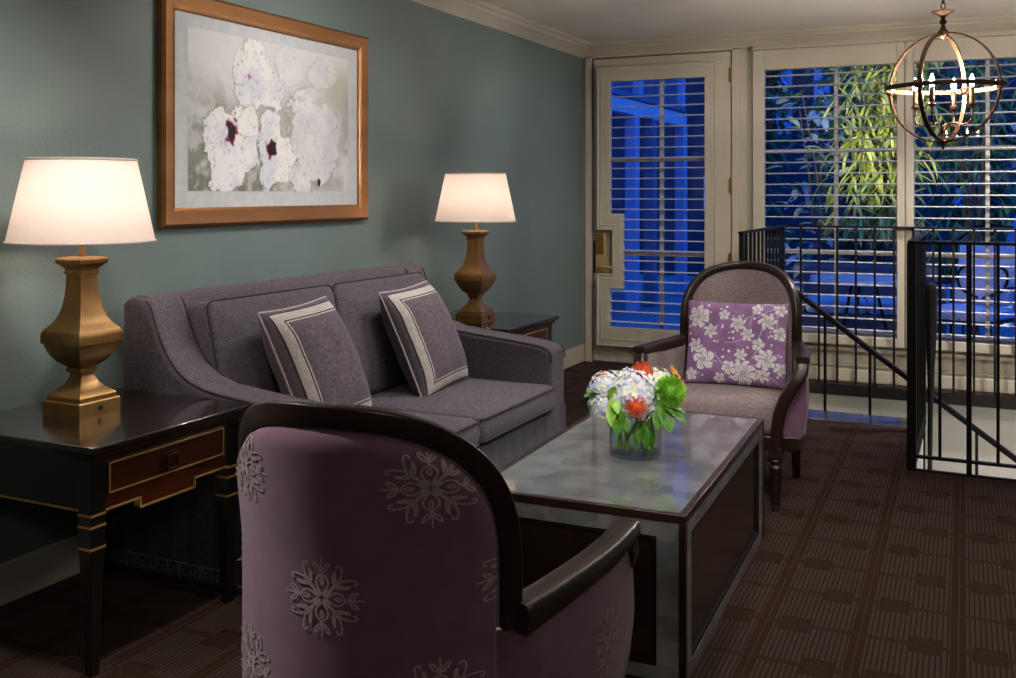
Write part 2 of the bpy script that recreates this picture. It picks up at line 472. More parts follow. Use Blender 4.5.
# ------------------------------------------------------------------ door and windows
def muntins(bm, x0, x1, z0, z1, vx, hz, y0, y1, w=.026):
    box(bm, vx - w / 2, vx + w / 2, y0, y1, z0, z1)
    for z in hz:
        box(bm, x0, vx - w / 2, y0 + .001, y1 - .001, z - w / 2, z + w / 2); box(bm, vx + w / 2, x1, y0 + .001, y1 - .001, z - w / 2, z + w / 2)
bm = B((.087, .215, 6.945, 6.99, .012, 2.236), (.952, 1.103, 6.945, 6.99, .012, 2.236), (.215, .952, 6.945, 6.99, 2.08, 2.236), (.215, .952, 6.945, 6.99, .012, .255), (.215, .300, 6.945, 6.99, .60, 1.03))
d = struct('door_1', bm, M['trim'], bevel=.003)
tag(d, 'cream french door with glass panes beside teal wall', 'door')
bm = bmesh.new(); muntins(bm, .215, .952, .255, 2.08, .603, (1.49, .81), 6.955, 6.985); obj('muntin', bm, M['trim'], d)
obj('door_stop', B((.06, .10, 6.992, 7.07, 0, 2.26), (1.09, 1.13, 6.992, 7.07, 0, 2.26), (.10, 1.09, 6.992, 7.07, 2.215, 2.26), (.10, 1.09, 6.992, 7.07, -.05, .03)), M['trim'], d)
obj('pane', B((.215, .952, 6.968, 6.972, .255, 2.08)), M['pane'], d)
# lock and lever
lk = obj('lock_plate', B((.112, .186, 6.922, 6.946, .665, .955)), M['brass'], d, bevel=.006)
obj('lock_cover', B((.118, .18, 6.914, 6.923, .80, .948)), M['hinge'], lk, bevel=.004)
bm = T([(.155, 6.93, .715), (.155, 6.885, .715), (.165, 6.875, .714), (.24, 6.873, .710), (.262, 6.874, .702)], [.011, .011, .010, .009, .007], 10)
lathe(bm, [(.022, -.004), (.022, .004)], (.155, 6.92, .715)); obj('lever_handle', bm, M['brass'], d)
obj('deadbolt_edge', B((.089, .098, 6.938, 6.946, .66, .90)), M['black'], d)
for z in (2.07, 1.30, .78):
    bm = bmesh.new(); tube(bm, [(1.107, 6.935, z - .055), (1.107, 6.935, z + .055)], .008, 10)
    box(bm, 1.09, 1.124, 6.938, 6.946, z - .048, z + .048); obj('hinge', bm, M['hinge'], d)

def window(name, x0, x1, vx, label):
    bm = B((x0, x0 + .05, 6.975, 7.03, .27, 2.20), (x1 - .05, x1, 6.975, 7.03, .27, 2.20), (x0 + .05, x1 - .05, 6.975, 7.03, 2.11, 2.20), (x0 + .05, x1 - .05, 6.975, 7.03, .27, .33))
    muntins(bm, x0 + .05, x1 - .05, .33, 2.11, vx, (1.535, .85), 6.985, 7.015)
    w = struct(name, bm, M['trim'], bevel=.003); tag(w, label, 'window')
    obj('pane', B((x0 + .05, x1 - .05, 6.999, 7.003, .33, 2.11)), M['pane'], w)
window('window_1', 1.27, 2.235, 1.80, 'multi-pane window nearest the french door, behind shutters')
window('window_2', 2.238, 3.28, 2.715, 'multi-pane window behind the chandelier and shutters')

def slats(bm, x0, x1, z0, z1, y, step, depth=.050, th=.0095, tilt=.0, z_off=.5):
    n = int((z1 - z0) / step)
    off = (z1 - z0 - (n - 1) * step) * z_off
    for i in range(n):
        z = z0 + off + i * step
        mt = Matrix.Translation((0, y, z)) @ Matrix.Rotation(tilt, 4, 'X')
        xs0, xs1 = x0(z) if callable(x0) else x0, x1
        row = []
        for q in range(10):
            a = 2 * PI * q / 10; ca, sa = math.cos(a), math.sin(a)
            row.append((math.copysign(abs(ca) ** .8, ca) * depth / 2, math.copysign(abs(sa) ** .8, sa) * th / 2))
        rings(bm, [[mt @ V((xx, p, q)) for p, q in row] for xx in (xs0, xs1)])
# door shutter: the frame steps round the lock
t = thing('plantation_shutter', 'cream plantation shutter on the door, notched round the brass lock', 'shutter', (0, 0, 0))
y0, y1 = 6.885, 6.944
bm = bmesh.new()
outer = [(.142, .142), (1.012, .142), (1.012, 2.165), (.142, 2.165), (.142, .985), (.262, .985), (.262, .655), (.142, .655)]
inner = [(.232, .277), (.934, .277), (.934, 2.06), (.232, 2.06), (.232, 1.10), (.332, 1.10), (.332, .555), (.232, .555)]
vo = {}
for yy in (y0, y1):
    vo[yy] = ([bm.verts.new((x, yy, z)) for x, z in outer], [bm.verts.new((x, yy, z)) for x, z in inner])
for i in range(8):
    j = (i + 1) % 8
    for yy in (y0, y1): o_, n_ = vo[yy]; bm.faces.new((o_[i], o_[j], n_[j], n_[i]))
    for k in (0, 1): bm.faces.new((vo[y0][k][i], vo[y0][k][j], vo[y1][k][j], vo[y1][k][i]))
fr = obj('shutter_frame', bm, M['trim'], t, bevel=.004)
bm = bmesh.new()
for g, w_ in ((0, .014), (.03, .008)):
    pts = []
    for i, (x, z) in enumerate(outer):
        s_ = V((x, y0 - .001, z)); nx, nz = inner[i]
        pts.append(s_.lerp(V((nx, y0 - .001, nz)), g / .09 if i not in (4, 5, 6, 7) else g / .11))
    for a, b_ in zip(pts, pts[1:] + pts[:1]): tube(bm, [a, b_], w_ / 2, 6)
obj('frame_bead', bm, M['trim'], fr)
bm = bmesh.new(); slats(bm, lambda z: .334 if .555 < z < 1.10 else .234, .932, .277, 2.06, 6.915, .0742)
obj('slats', bm, M['slat'], t)
def win_shutter(x0, x1, ox0, ox1, label):
    t = thing('plantation_shutter', label, 'shutter', (0, 0, 0))
    y0, y1 = 6.885, 6.944
    fr = obj('shutter_frame', B((ox0, x0, y0, y1, .252, 2.222), (x1, ox1, y0, y1, .252, 2.222), (x0, x1, y0, y1, 2.085, 2.222), (x0, x1, y0, y1, .252, .312)), M['trim'], t, bevel=.005)
    bm = bmesh.new(); slats(bm, x0 + .002, x1 - .002, .312, 2.085, 6.915, .0735)
    obj('slats', bm, M['slat'], t)
win_shutter(1.344, 2.187, 1.266, 2.235, 'cream plantation shutter nearest the door, bamboo showing behind it')
win_shutter(2.288, 3.17, 2.239, 3.23, 'cream plantation shutter behind the hanging orb chandelier')

# ------------------------------------------------------------------ picture
t = thing('framed_picture', 'large white-flower print in copper-gilt frame on teal wall', 'picture', (0, 3.378, 1.56))
def frame_ring(bm, hy0, hz0, hy1, hz1, x0, x1):
    """outer half sizes -> inner half sizes, x depth profile"""
    prof = [(0, .002), (0, x1 * .75), (.012, x1), (.05, x1 * .8), (.072, x0 + .008), (.072, .002)]
    rs = []
    for d, x in prof:
        rs.append([V((x, sy * (hy0 - d), sz * (hz0 - d))) for sy, sz in ((-1, -1), (1, -1), (1, 1), (-1, 1))])
    rings(bm, rs + [rs[0]], True, False)
bm = bmesh.new(); frame_ring(bm, .667, .437, 0, 0, .012, .036); bmesh.ops.remove_doubles(bm, verts=bm.verts, dist=1e-5)
obj('frame', bm, M['bronze_frame'], t, angle=20)
obj('mat_board', B((.004, .012, -.60, .60, -.37, .37)), M['mat_board'], t)
# the print: an abstract painting of white blossoms
NU, NV = 260, 154
PW, PH = 1.042, .617
bm = bmesh.new(); grid = []
for j in range(NV + 1):
    grid.append([bm.verts.new((.0128, -.522 + PW * i / NU, -.303 + PH * j / NV)) for i in range(NU + 1)])
for j in range(NV):
    for i in range(NU): bm.faces.new((grid[j][i], grid[j][i + 1], grid[j + 1][i + 1], grid[j + 1][i]))
pr = obj('print', bm, M['print'], t, recalc=False)
def fbm(x, y, s, o=4, z=0.0): return noise.fractal(V((x * s, y * s, z)), 1.0, 2.0, o)
def mixc(a, b_, k): return tuple(p + (q - p) * k for p, q in zip(a, b_))
def ss(a, b_, x):
    k = max(0, min(1, (x - a) / (b_ - a))); return k * k * (3 - 2 * k)
blossoms = [(.245, .18, .135, .185, 1.0, 0), (.505, .155, .108, .138, .95, 1), (.40, .465, .115, .120, .95, 2), (.735, .40, .075, .055, .8, 3), (.78, .22, .17, .19, .66, 4), (.62, .53, .09, .07, .4, 8), (.84, .53, .10, .065, .5, 9), (.30, .50, .05, .06, .75, 5), (.345, .27, .06, .05, .9, 6)]
eyes = [(.242, .236, .030, .042), (.487, .179, .028, .036), (.812, .041, .010, .018), (.355, .461, .020, .016)]
def paint(u, v):
    n1 = fbm(u, v, 5, 5); n2 = fbm(u, v, 18, 4, 3.1); n3 = fbm(u, v, 55, 3, 7.7)
    g = mixc((.42, .42, .40), (.64, .64, .64), ss(-.5, .6, n1 + .5 * n2))
    light = ss(.20, .62, v + .12 * n1 + .10 * math.sin(u * 60 + 3 * n1) * .25)
    g = mixc(g, (.70, .70, .71), light * .85)
    dark = ss(.45, .0, v) * ss(.66, .35, u)
    g = mixc(g, (.13, .13, .105), dark * .9 * ss(-.6, .4, n2 + .6 * n1))
    g = mixc(g, (.36, .36, .24), .55 * ss(.78, .98, u + .05 * n1) * ss(.30, .42, v) * ss(.62, .5, v))
    g = mixc(g, (.22, .22, .17), .6 * ss(-.1, .4, n2) * ss(.48, .25, v) * ss(.9, .6, u))
    for cx, cy, rx, ry, amt, sd in blossoms:
        a = math.atan2((v - cy) / ry, (u - cx) / rx)
        rr = math.hypot((u - cx) / rx, (v - cy) / ry)
        edge = 1.06 + .14 * math.sin(a * 3 + sd * 1.7) + .42 * fbm(u + sd, v, 8, 4, 1.3) + .10 * n3
        k = ss(edge + .03, edge - .03, rr)
        rim = ss(.10, .0, abs(rr - edge - .04)) * (.5 + .5 * math.sin(a + 1.2) * -1)
        g = mixc(g, (.13, .13, .12), max(0, rim) * .7 * amt)
        wcol = mixc((.80, .80, .80), (.68, .68, .76), ss(-.1, .4, fbm(u, v, 6, 3, sd + 5)))
        crack = ss(.05, .0, abs(fbm(u, v, 14, 4, sd + 9.0))) * ss(.1, .35, n1 + .3)
        wcol = mixc(wcol, (.30, .29, .28), crack * .55)
        spec = ss(.42, .58, n3); wcol = mixc(wcol, (.28, .26, .26), spec * .4)
        g = mixc(g, wcol, k * amt)
    for i, (cx, cy, rx, ry) in enumerate(eyes):
        rr = math.hypot((u - cx) / rx, (v - cy) / ry) + .7 * fbm(u, v, 26, 3, i)
        if i == 3: g = mixc(g, (.42, .03, .20), .8 * ss(.9, .6, rr))
        else:
            g = mixc(g, (.30, .02, .10), ss(1.25, 1.0, rr)); g = mixc(g, (.012, .004, .008), ss(1.0, .75, rr))
    return g
def paint_attr(o, fn):
    at = o.data.color_attributes.new('Col', 'FLOAT_COLOR', 'POINT')
    buf = []
    for v in o.data.vertices: buf += [*fn(v.co), 1.0]
    at.data.foreach_set('color', buf)
paint_attr(pr, lambda c: paint(c.y + .522, c.z + .303))

# ------------------------------------------------------------------ sofa
SY0, SY1, SC = 2.475, 4.268, 3.3715
t = thing('sofa', 'charcoal plum two-seat sofa with sloping arms along teal wall', 'sofa', (.5, SC, 0))
def W(o):  # sofa parts are written in room coordinates
    o.data.transform(Matrix.Translation((-.5, -SC, 0))); return o
W(obj('seat_deck', B((.16, .925, SY0 + .05, SY1 - .05, .03, .285)), M['skirt'], t, bevel=.01))
prof = [(.075, .10), (.085, .86), (.095, .892), (.12, .905), (.16, .905), (.19, .893), (.205, .86), (.30, .30), (.30, .10)]
bm = bmesh.new(); extrude_poly(bm, prof, 'y', SY0 + .02, SY1 - .02); W(obj('backrest', bm, M['sofa'], t, bevel=.012))
arm = [(.078, .12), (.078, .875), (.092, .895), (.12, .902), (.185, .895), (.205, .880), (.225, .825), (.26, .745), (.31, .680), (.37, .640), (.45, .615), (.60, .598), (.75, .585), (.88, .570), (.93, .558), (.952, .535), (.955, .50), (.955, .12)]
for y0, y1 in ((SY0, SY0 + .165), (SY1 - .165, SY1)):
    bm = bmesh.new(); extrude_poly(bm, arm, 'y', y0, y1); a = W(obj('armrest', bm, M['sofa'], t, bevel=.022, seg=4))
    pts = [V((x, y0 + .012 if y0 < 3 else y0 + .012, z - .004)) for x, z in arm[3:-1]]
    bm = bmesh.new()
    for yy in (y0 + .006, y1 - .006): tube(bm, smooth([V((x, yy, z - .005)) for x, z in arm[4:-1]], 1), .0035, 6)
    W(obj('welt', bm, M['welt'], a))
# skirt with corner pleats and key-pattern border
def key_border(bm, p0, du, n, s, nrm):
    """row of n squared spirals of side s, from p0 along du, on the plane with normal nrm"""
    up = V((0, 0, 1)); key = [(0, 0), (0, 1), (.82, 1), (.82, .22), (.32, .22), (.32, .62), (.55, .62)]
    for i in range(n):
        for a, b_ in zip(key, key[1:]):
            A = p0 + du * s * (i + a[0] * .95) + up * s * a[1]; Bp = p0 + du * s * (i + b_[0] * .95) + up * s * b_[1]
            tube(bm, [A + nrm * .002, Bp + nrm * .002], .0032, 4)
sk = bmesh.new(); kbs = []
def skirt_side(a, b_, nrm):
    kb = bmesh.new(); kbs.append(kb)
    a, b_ = V(a), V(b_); nrm = V(nrm); L_ = (b_ - a).length; du = (b_ - a).normalized()
    rs = []
    for z, off in ((.285, 0), (.15, .010), (.008, .024)):
        row = []
        for k in range(41):
            s_ = L_ * k / 40; rip = .004 * math.sin(k * 1.3) * (1 - z / .3)
            row.append(a + du * s_ + nrm * (off + rip) + V((0, 0, z)))
        rs.append(row)
    rings(sk, rs, False, False)
    rs2 = [[p - nrm * .008 for p in r] for r in rs]; rings(sk, rs2, False, False)
    s = .046; key_border(kb, a + nrm * .026 + V((0, 0, .016)), du, int(L_ / s), s, nrm)
skirt_side((.09, SY0, 0), (.945, SY0, 0), (0, -1, 0)); skirt_side((.957, SY0 + .01, 0), (.957, SC - .01, 0), (1, 0, 0))
skirt_side((.957, SC + .01, 0), (.957, SY1 - .01, 0), (1, 0, 0)); skirt_side((.945, SY1, 0), (.09, SY1, 0), (0, 1, 0))
for (x, y) in ((.95, SY0 + .004), (.95, SY1 - .004), (.957, SC)): box(sk, x - .012, x + .006, y - .012, y + .012, .008, .28)
s_ = W(obj('skirt', sk, M['skirt'], t, recalc=False)); [W(obj('key_border', kb, M['tape'], s_)) for kb in kbs]
bw = (SY1 - SY0 - .33) / 2
for k in range(2):
    yc = SY0 + .165 + bw * (k + .5)
    hx, hy = .335, bw / 2 - .003
    mt = Matrix.Translation((.645, yc, .290))
    bm = bmesh.new(); slab(bm, hx, hy, .108, .035, .018, .022, .0, mt); c = W(obj('seat_cushion', bm, M['sofa'], t))
    bm = bmesh.new()
    for z in (.012, .098): tube(bm, [mt @ V((x * 1.004, y * 1.004, z)) for x, y in rrect(hx, hy, .035)], .0042, 6, True)
    W(obj('welt', bm, M['welt'], c))
    hx, hy = .235, bw / 2 - .004
    mt = Matrix.Translation((.318, yc, .405 + .236)) @ Matrix.Rotation(math.radians(-12.5), 4, 'Y') @ Matrix.Rotation(PI / 2, 4, 'Y') @ Matrix.Translation((0, 0, -.08))
    bm = bmesh.new(); slab(bm, hx, hy, .120, .035, .02, .03, 0, mt); c = W(obj('back_cushion', bm, M['sofa'], t))
    bm = bmesh.new()
    for z in (.012, .108): tube(bm, [mt @ V((x * 1.004, y * 1.004, z)) for x, y in rrect(hx, hy, .035)], .0042, 6, True)
    W(obj('welt', bm, M['welt'], c))

# throw pillows -----------------------------------------------------------
def pillow_mesh(hw, hh, th, nu=48, nv=48, pinch=.06, band=None, seed=0):
    bm = bmesh.new(); fs = []
    def pt(u, v, s):
        x = hw * u * (1 - pinch * (1 - v * v)); y = hh * v * (1 - pinch * (1 - u * u))
        e = max(0, (1 - abs(u) ** 3.2)) ** .58 * max(0, (1 - abs(v) ** 3.2)) ** .58
        z = s * th * e
        z += s * .004 * noise.noise(V((u * 3 + seed, v * 3, s))) * (e > .02)
        return V((x, y, z))
    vs = {}
    for s in (1, -1):
        for j in range(nv + 1):
            for i in range(nu + 1):
                u, v = 2 * i / nu - 1, 2 * j / nv - 1
                edge = i in (0, nu) or j in (0, nv)
                if edge and s == -1: vs[(s, i, j)] = vs[(1, i, j)]; continue
                vs[(s, i, j)] = bm.verts.new(pt(u, v, s))
    for s in (1, -1):
        for j in range(nv):
            for i in range(nu):
                q = [vs[(s, i, j)], vs[(s, i + 1, j)], vs[(s, i + 1, j + 1)], vs[(s, i, j + 1)]]
                f = bm.faces.new(q if s == 1 else q[::-1])
                if band and s == 1:
                    d = max(abs(2 * (i + .5) / nu - 1), abs(2 * (j + .5) / nv - 1))
                    f.material_index = band(d)
    return bm, pt
def throw_pillow(loc, yaw, lean, roll, label):
    bandf = lambda d: 2 if (.755 < d < .775 or .91 < d < .93) else (1 if .745 < d < .945 else 0)
    bm, pt = pillow_mesh(.222, .245, .100, 92, 92, .045, bandf, loc[1])
    o = obj('throw_pillow', bm, [M['pillow'], M['band'], M['bandline']], None, angle=180, recalc=False)
    tag(o, label, 'pillow', 'banded pillows on the sofa')
    # face normal (+z local) -> +x room, v -> up
    R0 = Matrix(((0, 0, 1), (1, 0, 0), (0, 1, 0))).to_4x4()
    o.matrix_world = Matrix.Translation(loc) @ Matrix.Rotation(yaw, 4, 'Z') @ Matrix.Rotation(-lean, 4, 'Y') @ R0 @ Matrix.Rotation(roll, 4, 'Z')
    bm = bmesh.new()
    ed = [(u / 20 - 1, -1) for u in range(41)] + [(1, v / 20 - 1) for v in range(1, 41)] + [(1 - u / 20, 1) for u in range(1, 41)] + [(-1, 1 - v / 20) for v in range(1, 40)]
    tube(bm, [pt(u, v, 1) for u, v in ed], .004, 6, True)
    obj('welt', bm, M['band'], o)
    return o
throw_pillow((.512, 2.985, .618), math.radians(4), math.radians(24), math.radians(2), 'plum throw pillow with pale band, leaning behind the near armchair')
throw_pillow((.512, 3.755, .618), math.radians(3), math.radians(24), math.radians(2), 'plum throw pillow with pale band, leaning by the far arm of the sofa')

# ------------------------------------------------------------------ armchairs
AW, AN, AZT, AZ0, ABOW, ALEAN = .262, 2.72, .935, .675, .16, .141
AX1, AY1 = .332, .585      # arm front
def bp(x, z, off=0):
    y = ABOW * (x / AW) ** 2 - ALEAN * max(0, z - AZ0)
    n = V((-2 * ABOW * x / AW ** 2, 1, 0)).normalized()
    return V((x, y, z)) + n * off
def arch(inset, k=60):
    w, zt = AW - inset, AZT - inset
    pts = []
    for i in range(k + 1):
        a = PI * i / k; ca, sa = math.cos(a), math.sin(a)
        pts.append((w * math.copysign(abs(ca) ** (2 / AN), ca), AZ0 + (zt - AZ0) * abs(sa) ** (2 / AN)))
    return pts
def ztop(x, inset):
    w, zt = AW - inset, AZT - inset
    q = min(1, abs(x) / w); return AZ0 + (zt - AZ0) * (1 - q ** AN) ** (1 / AN)
def side_path(sg):
    pts = []
    for k in range(5):
        x = (AW - .045) + .045 * k / 4; pts.append(bp(sg * x, .5, .004))
    for k in range(1, 17):
        q = k / 16
        pts.append(V((sg * (AW + (AX1 - AW) * q + .016 * math.sin(PI * q)), ABOW + (AY1 - .02 - ABOW) * q, .5)))
    return pts
def sp_xy(sg, q, z):
    """outer side surface, q in 0..1 from post to arm front; tucks in toward the foot at the front"""
    k = max(0, (.56 - z) / .30)
    x = AW + (AX1 - AW) * q + .016 * math.sin(PI * q) + .006 * math.sin(PI * min(1, k)) - .05 * q * q * max(0, k - .35) ** 1.5
    return V((sg * x, ABOW + (AY1 - .012 - ABOW) * q - .0 * k, z))
def medallion():
    """strokes in unit radius: list of (points, width)"""
    S = []
    def rotp(p, a): return (p[0] * math.cos(a) - p[1] * math.sin(a), p[0] * math.sin(a) + p[1] * math.cos(a))
    def add(pts, w0, w1, a):
        for m in ((1, -1) if any(x for x, y in pts) else (1,)): S.append(([rotp((m * x, y), a) for x, y in pts], w0, w1))
    for k in range(8):
        a = k * PI / 4
        if k % 2 == 0:
            add([(0, .10), (.16, .30), (.14, .46), (0, .56)], .05, .05, a)     # inner heart petals
            add([(0, .56), (.0, .98)], .05, .035, a)
            add([(0, .62), (.08, .76), (.20, .86), (.16, .70), (.02, .60)], .05, .05, a)
            add([(0, .30), (.05, .40), (0, .5)], .06, .03, a)
        else:
            add([(0, .12), (.03, .5), (.02, .66)], .045, .045, a)
            add([(.02, .62), (.12, .80), (.25, .90), (.31, .82), (.25, .77)], .05, .05, a)   # curled tips
            add([(.02, .50), (.15, .58), (.26, .72), (.20, .56), (.06, .44)], .05, .06, a)
            add([(0, .05), (.06, .16), (0, .30)], .08, .04, a)
    return S
MED = medallion()
def ribbon(bm, pts, w0, w1, surf, mi):
    q = smooth([V((x, y, 0)) for x, y in pts], 2); n = len(q); prev = None
    for i, p in enumerate(q):
        tdir = (q[min(i + 1, n - 1)] - q[max(i - 1, 0)]).normalized(); nn = V((-tdir.y, tdir.x, 0))
        w = (w0 + (w1 - w0) * i / (n - 1)) * (.5 if i in (0, n - 1) else 1) / 2
        a, b_ = surf((p + nn * w)), surf((p - nn * w))
        if a is None or b_ is None: prev = None; continue
        cur = (bm.verts.new(a), bm.verts.new(b_))
        if prev:
            f = bm.faces.new((prev[0], cur[0], cur[1], prev[1])); f.material_index = mi
        prev = cur
def make_armchair(label):
    t = thing('armchair', label, 'armchair')
    # outer back and sides with embroidered medallions
    ins = .036; wi = AW - ins
    bm = bmesh.new()
    rs = []
    def bulge(x, z, zt): return -.001 - .020 * min(1, (1 - abs(x) / wi) * 9, max(0, zt - z) * 40) ** .5
    for i in range(41):
        x = wi * math.sin(PI / 2 * (i / 20 - 1)); zt = ztop(x, ins)
        rs.append([bp(x, z_, bulge(x, z_, zt)) for z_ in [.285 + (zt - .285) * (1 - (1 - j / 24) ** 1.6) for j in range(25)]])
    rings(bm, rs, False, False)
    def fx(z):
        K = ((.28, .212), (.36, .222), (.44, .245), (.51, .285), (.57, .318))
        for (a, p), (b_, q) in zip(K, K[1:]):
            if z <= b_: return p + (q - p) * (z - a) / (b_ - a)
        return K[-1][1]
    zz = [.285 + .28 * j / 10 for j in range(11)]
    for sg in (1, -1):
        rs = []
        for k in range(5):
            x = wi + ins * k / 4; rs.append([bp(sg * x, .285 + (.565 - .285) * j / 10, .004) for j in range(11)])
        for k in range(1, 17): rs.append([sp_xy(sg, k / 16, .285 + (.562 + .022 * k / 16 - .285) * j / 10) for j in range(11)])
        rings(bm, rs, False, False)
        rings(bm, [[sp_xy(sg, 1, z_) for z_ in zz], [V((sg * fx(z_), .570, z_)) for z_ in zz]], False, False)
    R = .064
    for (cx, cz) in ((-.155, .815), (.150, .812), (0, .64), (-.155, .49), (.155, .49), (.258, .655), (-.258, .655), (0, .33)):
        def surf(p, cx=cx, cz=cz):
            x, z = cx + p.x * R, cz + p.y * R
            if abs(x) > wi or z > ztop(x, ins) or z < .285: return None
            return bp(x, z, bulge(x, z, ztop(x, ins)) - .0016)
        for pts, w0, w1 in MED: ribbon(bm, pts, w0 * .85, w1 * .85, surf, 1)
    for sg in (1, -1):
        for (cs, cz) in ((.265, .44), (.44, .33), (.08, .33)):
            def surf(p, cs=cs, cz=cz):
                s_, z = cs + p.x * R, cz + p.y * R
                if s_ > .425 or s_ < 0 or z < .285 or z > .555: return None
                q = s_ / .43; P = sp_xy(sg, q, z)
                return P + V((sg * .0022, -.0004, 0))
            for pts, w0, w1 in MED: ribbon(bm, pts, w0 * .85, w1 * .85, surf, 1)
    obj('outer_back', bm, [M['velvet'], M['embroidery']], t, recalc=False)
    bm = bmesh.new(); tube(bm, [bp(x, .565 if False else z, -.001) for x, z in [(wi, .575)] + arch(ins) + [(-wi, .575)]], .005, 6)
    for sg in (1, -1):
        tube(bm, [sp_xy(sg, k / 12, .560 + .022 * k / 12) + V((sg * .001, 0, 0)) for k in range(13)], .0045, 6)
        tube(bm, [bp(sg * (wi + ins * k / 4), .562, 0) for k in range(5)], .0045, 6)
    obj('piping', bm, M['piping'], t)
    # wood show frame
    prof = [(-.018, -.006), (-.015, -.009), (.015, -.009), (.018, -.006), (.018, .016), (.010, .021), (-.010, .021), (-.018, .016)]
    path = [bp(AW - .018, z) for z in (.568, .60, .64)] + [bp(x, z) for x, z in arch(.018)] + [bp(-(AW - .018), z) for z in (.64, .60, .568)]
    path = [p for i, p in enumerate(path) if i == 0 or (p - path[i - 1]).length > 1e-4]
    rs = []
    for i, p in enumerate(path):
        tg = (path[min(i + 1, len(path) - 1)] - path[max(i - 1, 0)]).normalized()
        nn = V((-2 * ABOW * p.x / AW ** 2, 1, 0)).normalized(); nn = (nn - tg * nn.dot(tg)).normalized()
        bb = tg.cross(nn)
        rs.append([p + bb * a + nn * b_ for a, b_ in prof])
    bm = bmesh.new(); rings(bm, rs); fr = obj('back_frame', bm, M['wood'], t, angle=50, bevel=.003)
    # upholstered inside back
    bm = bmesh.new(); rs = []
    for i in range(31):
        x = (wi + .002) * math.sin(PI / 2 * (i / 15 - 1)); zt = ztop(x, ins - .002); row = []
        for j in range(21):
            v = j / 20; z = .36 + (zt - .36) * v
            puff = .050 * max(0, 1 - (abs(x) / (wi + .002)) ** 4) ** .6 * max(0, 1 - v ** 6) ** .6
            row.append(bp(x, z, .010 + puff))
        rs.append(row)
    rings(bm, rs, False, False); obj('inner_back', bm, M['tweed'], t)
    # arms
    def sweep(pts, name, sg):
        rs = []
        for i, p in enumerate(pts):
            tg = (pts[min(i + 1, len(pts) - 1)] - pts[max(i - 1, 0)]).normalized()
            sd = V((sg, -.15, 0)); sd = (sd - tg * sd.dot(tg)).normalized(); up = sd.cross(tg) * sg
            k = i / (len(pts) - 1); ww = .025 if name == 'arm' else .025 - .003 * k; hh = .022 - .010 * k if name == 'arm' else .020
            if name == 'arm': p = p + V((0, 0, .022 - hh))
            rs.append([p + sd * a * ww + up * b_ * hh for a, b_ in ((-1, -1), (-.5, -1.0), (.5, -1.0), (1, -1), (1, .55), (.85, .9), (.6, 1.0), (.2, 1.02), (-.2, 1.02), (-.6, 1.0), (-.85, .9), (-1, .55))])
        bm = bmesh.new(); rings(bm, rs); obj(name, bm, M['wood'], t, angle=45)
    for sg in (1, -1):
        A = bp(sg * (AW - .012), .585)
        pts = smooth([A + V((sg * .0, -.005, 0)), V((sg * (AW + .018), .28, .582)), V((sg * (AW + .048), .44, .583)), V((sg * (AX1 - .012), .545, .587)),
               V((sg * (AX1 - .010), .585, .588))], 2)
        sup = smooth([V((sg * (AX1 - .014), .566, .575)), V((sg * (AX1 - .012), .580, .545)), V((sg * (AX1 - .034), .594, .51)), V((sg * (AX1 - .075), .602, .44)), V((sg * (AX1 - .100), .602, .36)), V((sg * .224, .590, .245))], 2)
        sweep(pts, 'arm', sg); sweep(sup, 'arm_support', sg)
        # inside arm upholstery
        bm = bmesh.new(); rs = []
        for k in range(15):
            q = k / 14; row = []
            for j in range(11):
                z = .36 + (.575 - .36) * j / 10; P = sp_xy(sg, .02 + q * .95, z)
                pf = .035 + .016 * math.sin(PI * j / 10) * math.sin(PI * q); row.append(P - V((sg * pf, -.0, 0)))
            rs.append(row)
        rings(bm, rs, False, False); obj('inner_arm', bm, M['tweed'], t)
    # seat rail following the plan
    plan = []
    for k in range(9): q = 1 - k / 8; plan.append(sp_xy(1, q, .27))
    for k in range(1, 17): x = AW * (1 - k / 8); plan.append(bp(x, .27, .0))
    for k in range(1, 9): plan.append(sp_xy(-1, k / 8, .27))
    for k in range(1, 8):
        a = k / 8; plan.append(V((-.245 + .49 * a, .588 + .028 * math.sin(PI * a), .27)))
    bm = bmesh.new()
    cen = V((0, .32, 0))
    def ring(sc, z): return [V((cen.x + (p.x - cen.x) * sc, cen.y + (p.y - cen.y) * sc, z)) for p in plan]
    rings(bm, [ring(.90, .235), ring(.985, .235), ring(.995, .242), ring(.995, .286), ring(.985, .29), ring(.9, .29)]); obj('seat_rail', bm, M['wood'], t)
    # seat cushion
    def cring(sc, z, dy=0): return [V((cen.x + (p.x - cen.x) * sc, cen.y + (p.y - cen.y) * sc, z)) for p in plan]
    bm = bmesh.new()
    rows = [cring(.84, .288), cring(.89, .292), cring(.905, .32), cring(.91, .36), cring(.90, .392), cring(.875, .41)]
    for f, z in ((.80, .420), (.65, .428), (.45, .433), (.2, .436), (.02, .437)): rows.append(cring(f, z))
    rings(bm, rows); obj('seat', bm, M['tweed'], t, angle=180)
    # legs
    for (x, y, front) in ((.222, .585, 1), (-.222, .585, 1), (.235, .125, 0), (-.235, .125, 0)):
        bm = bmesh.new()
        if front:
            box(bm, x - .024, x + .024, y - .024, y + .024, .205, .25)
            lathe(bm, [(.021, .205), (.027, .20), (.028, .194), (.021, .187), (.019, .182), (.026, .175), (.028, .168), (.025, .16), (.017, .03), (.015, .02), (.018, .015), (.017, 0)], (x, y, 0), 20)
        else:
            d = -.04
            rings(bm, [[V((x + a * w, y + b_ * w + dd, z)) for a, b_ in ((-1, -1), (1, -1), (1, 1), (-1, 1))] for w, dd, z in ((.015, d, 0), (.018, d * .55, .08), (.022, d * .1, .19), (.023, 0, .25))])
        obj('leg', bm, M['wood'], t, bevel=.002)
    return t
ch = make_armchair('plum armchair with its back to the view, embroidered medallions, beside the side table')
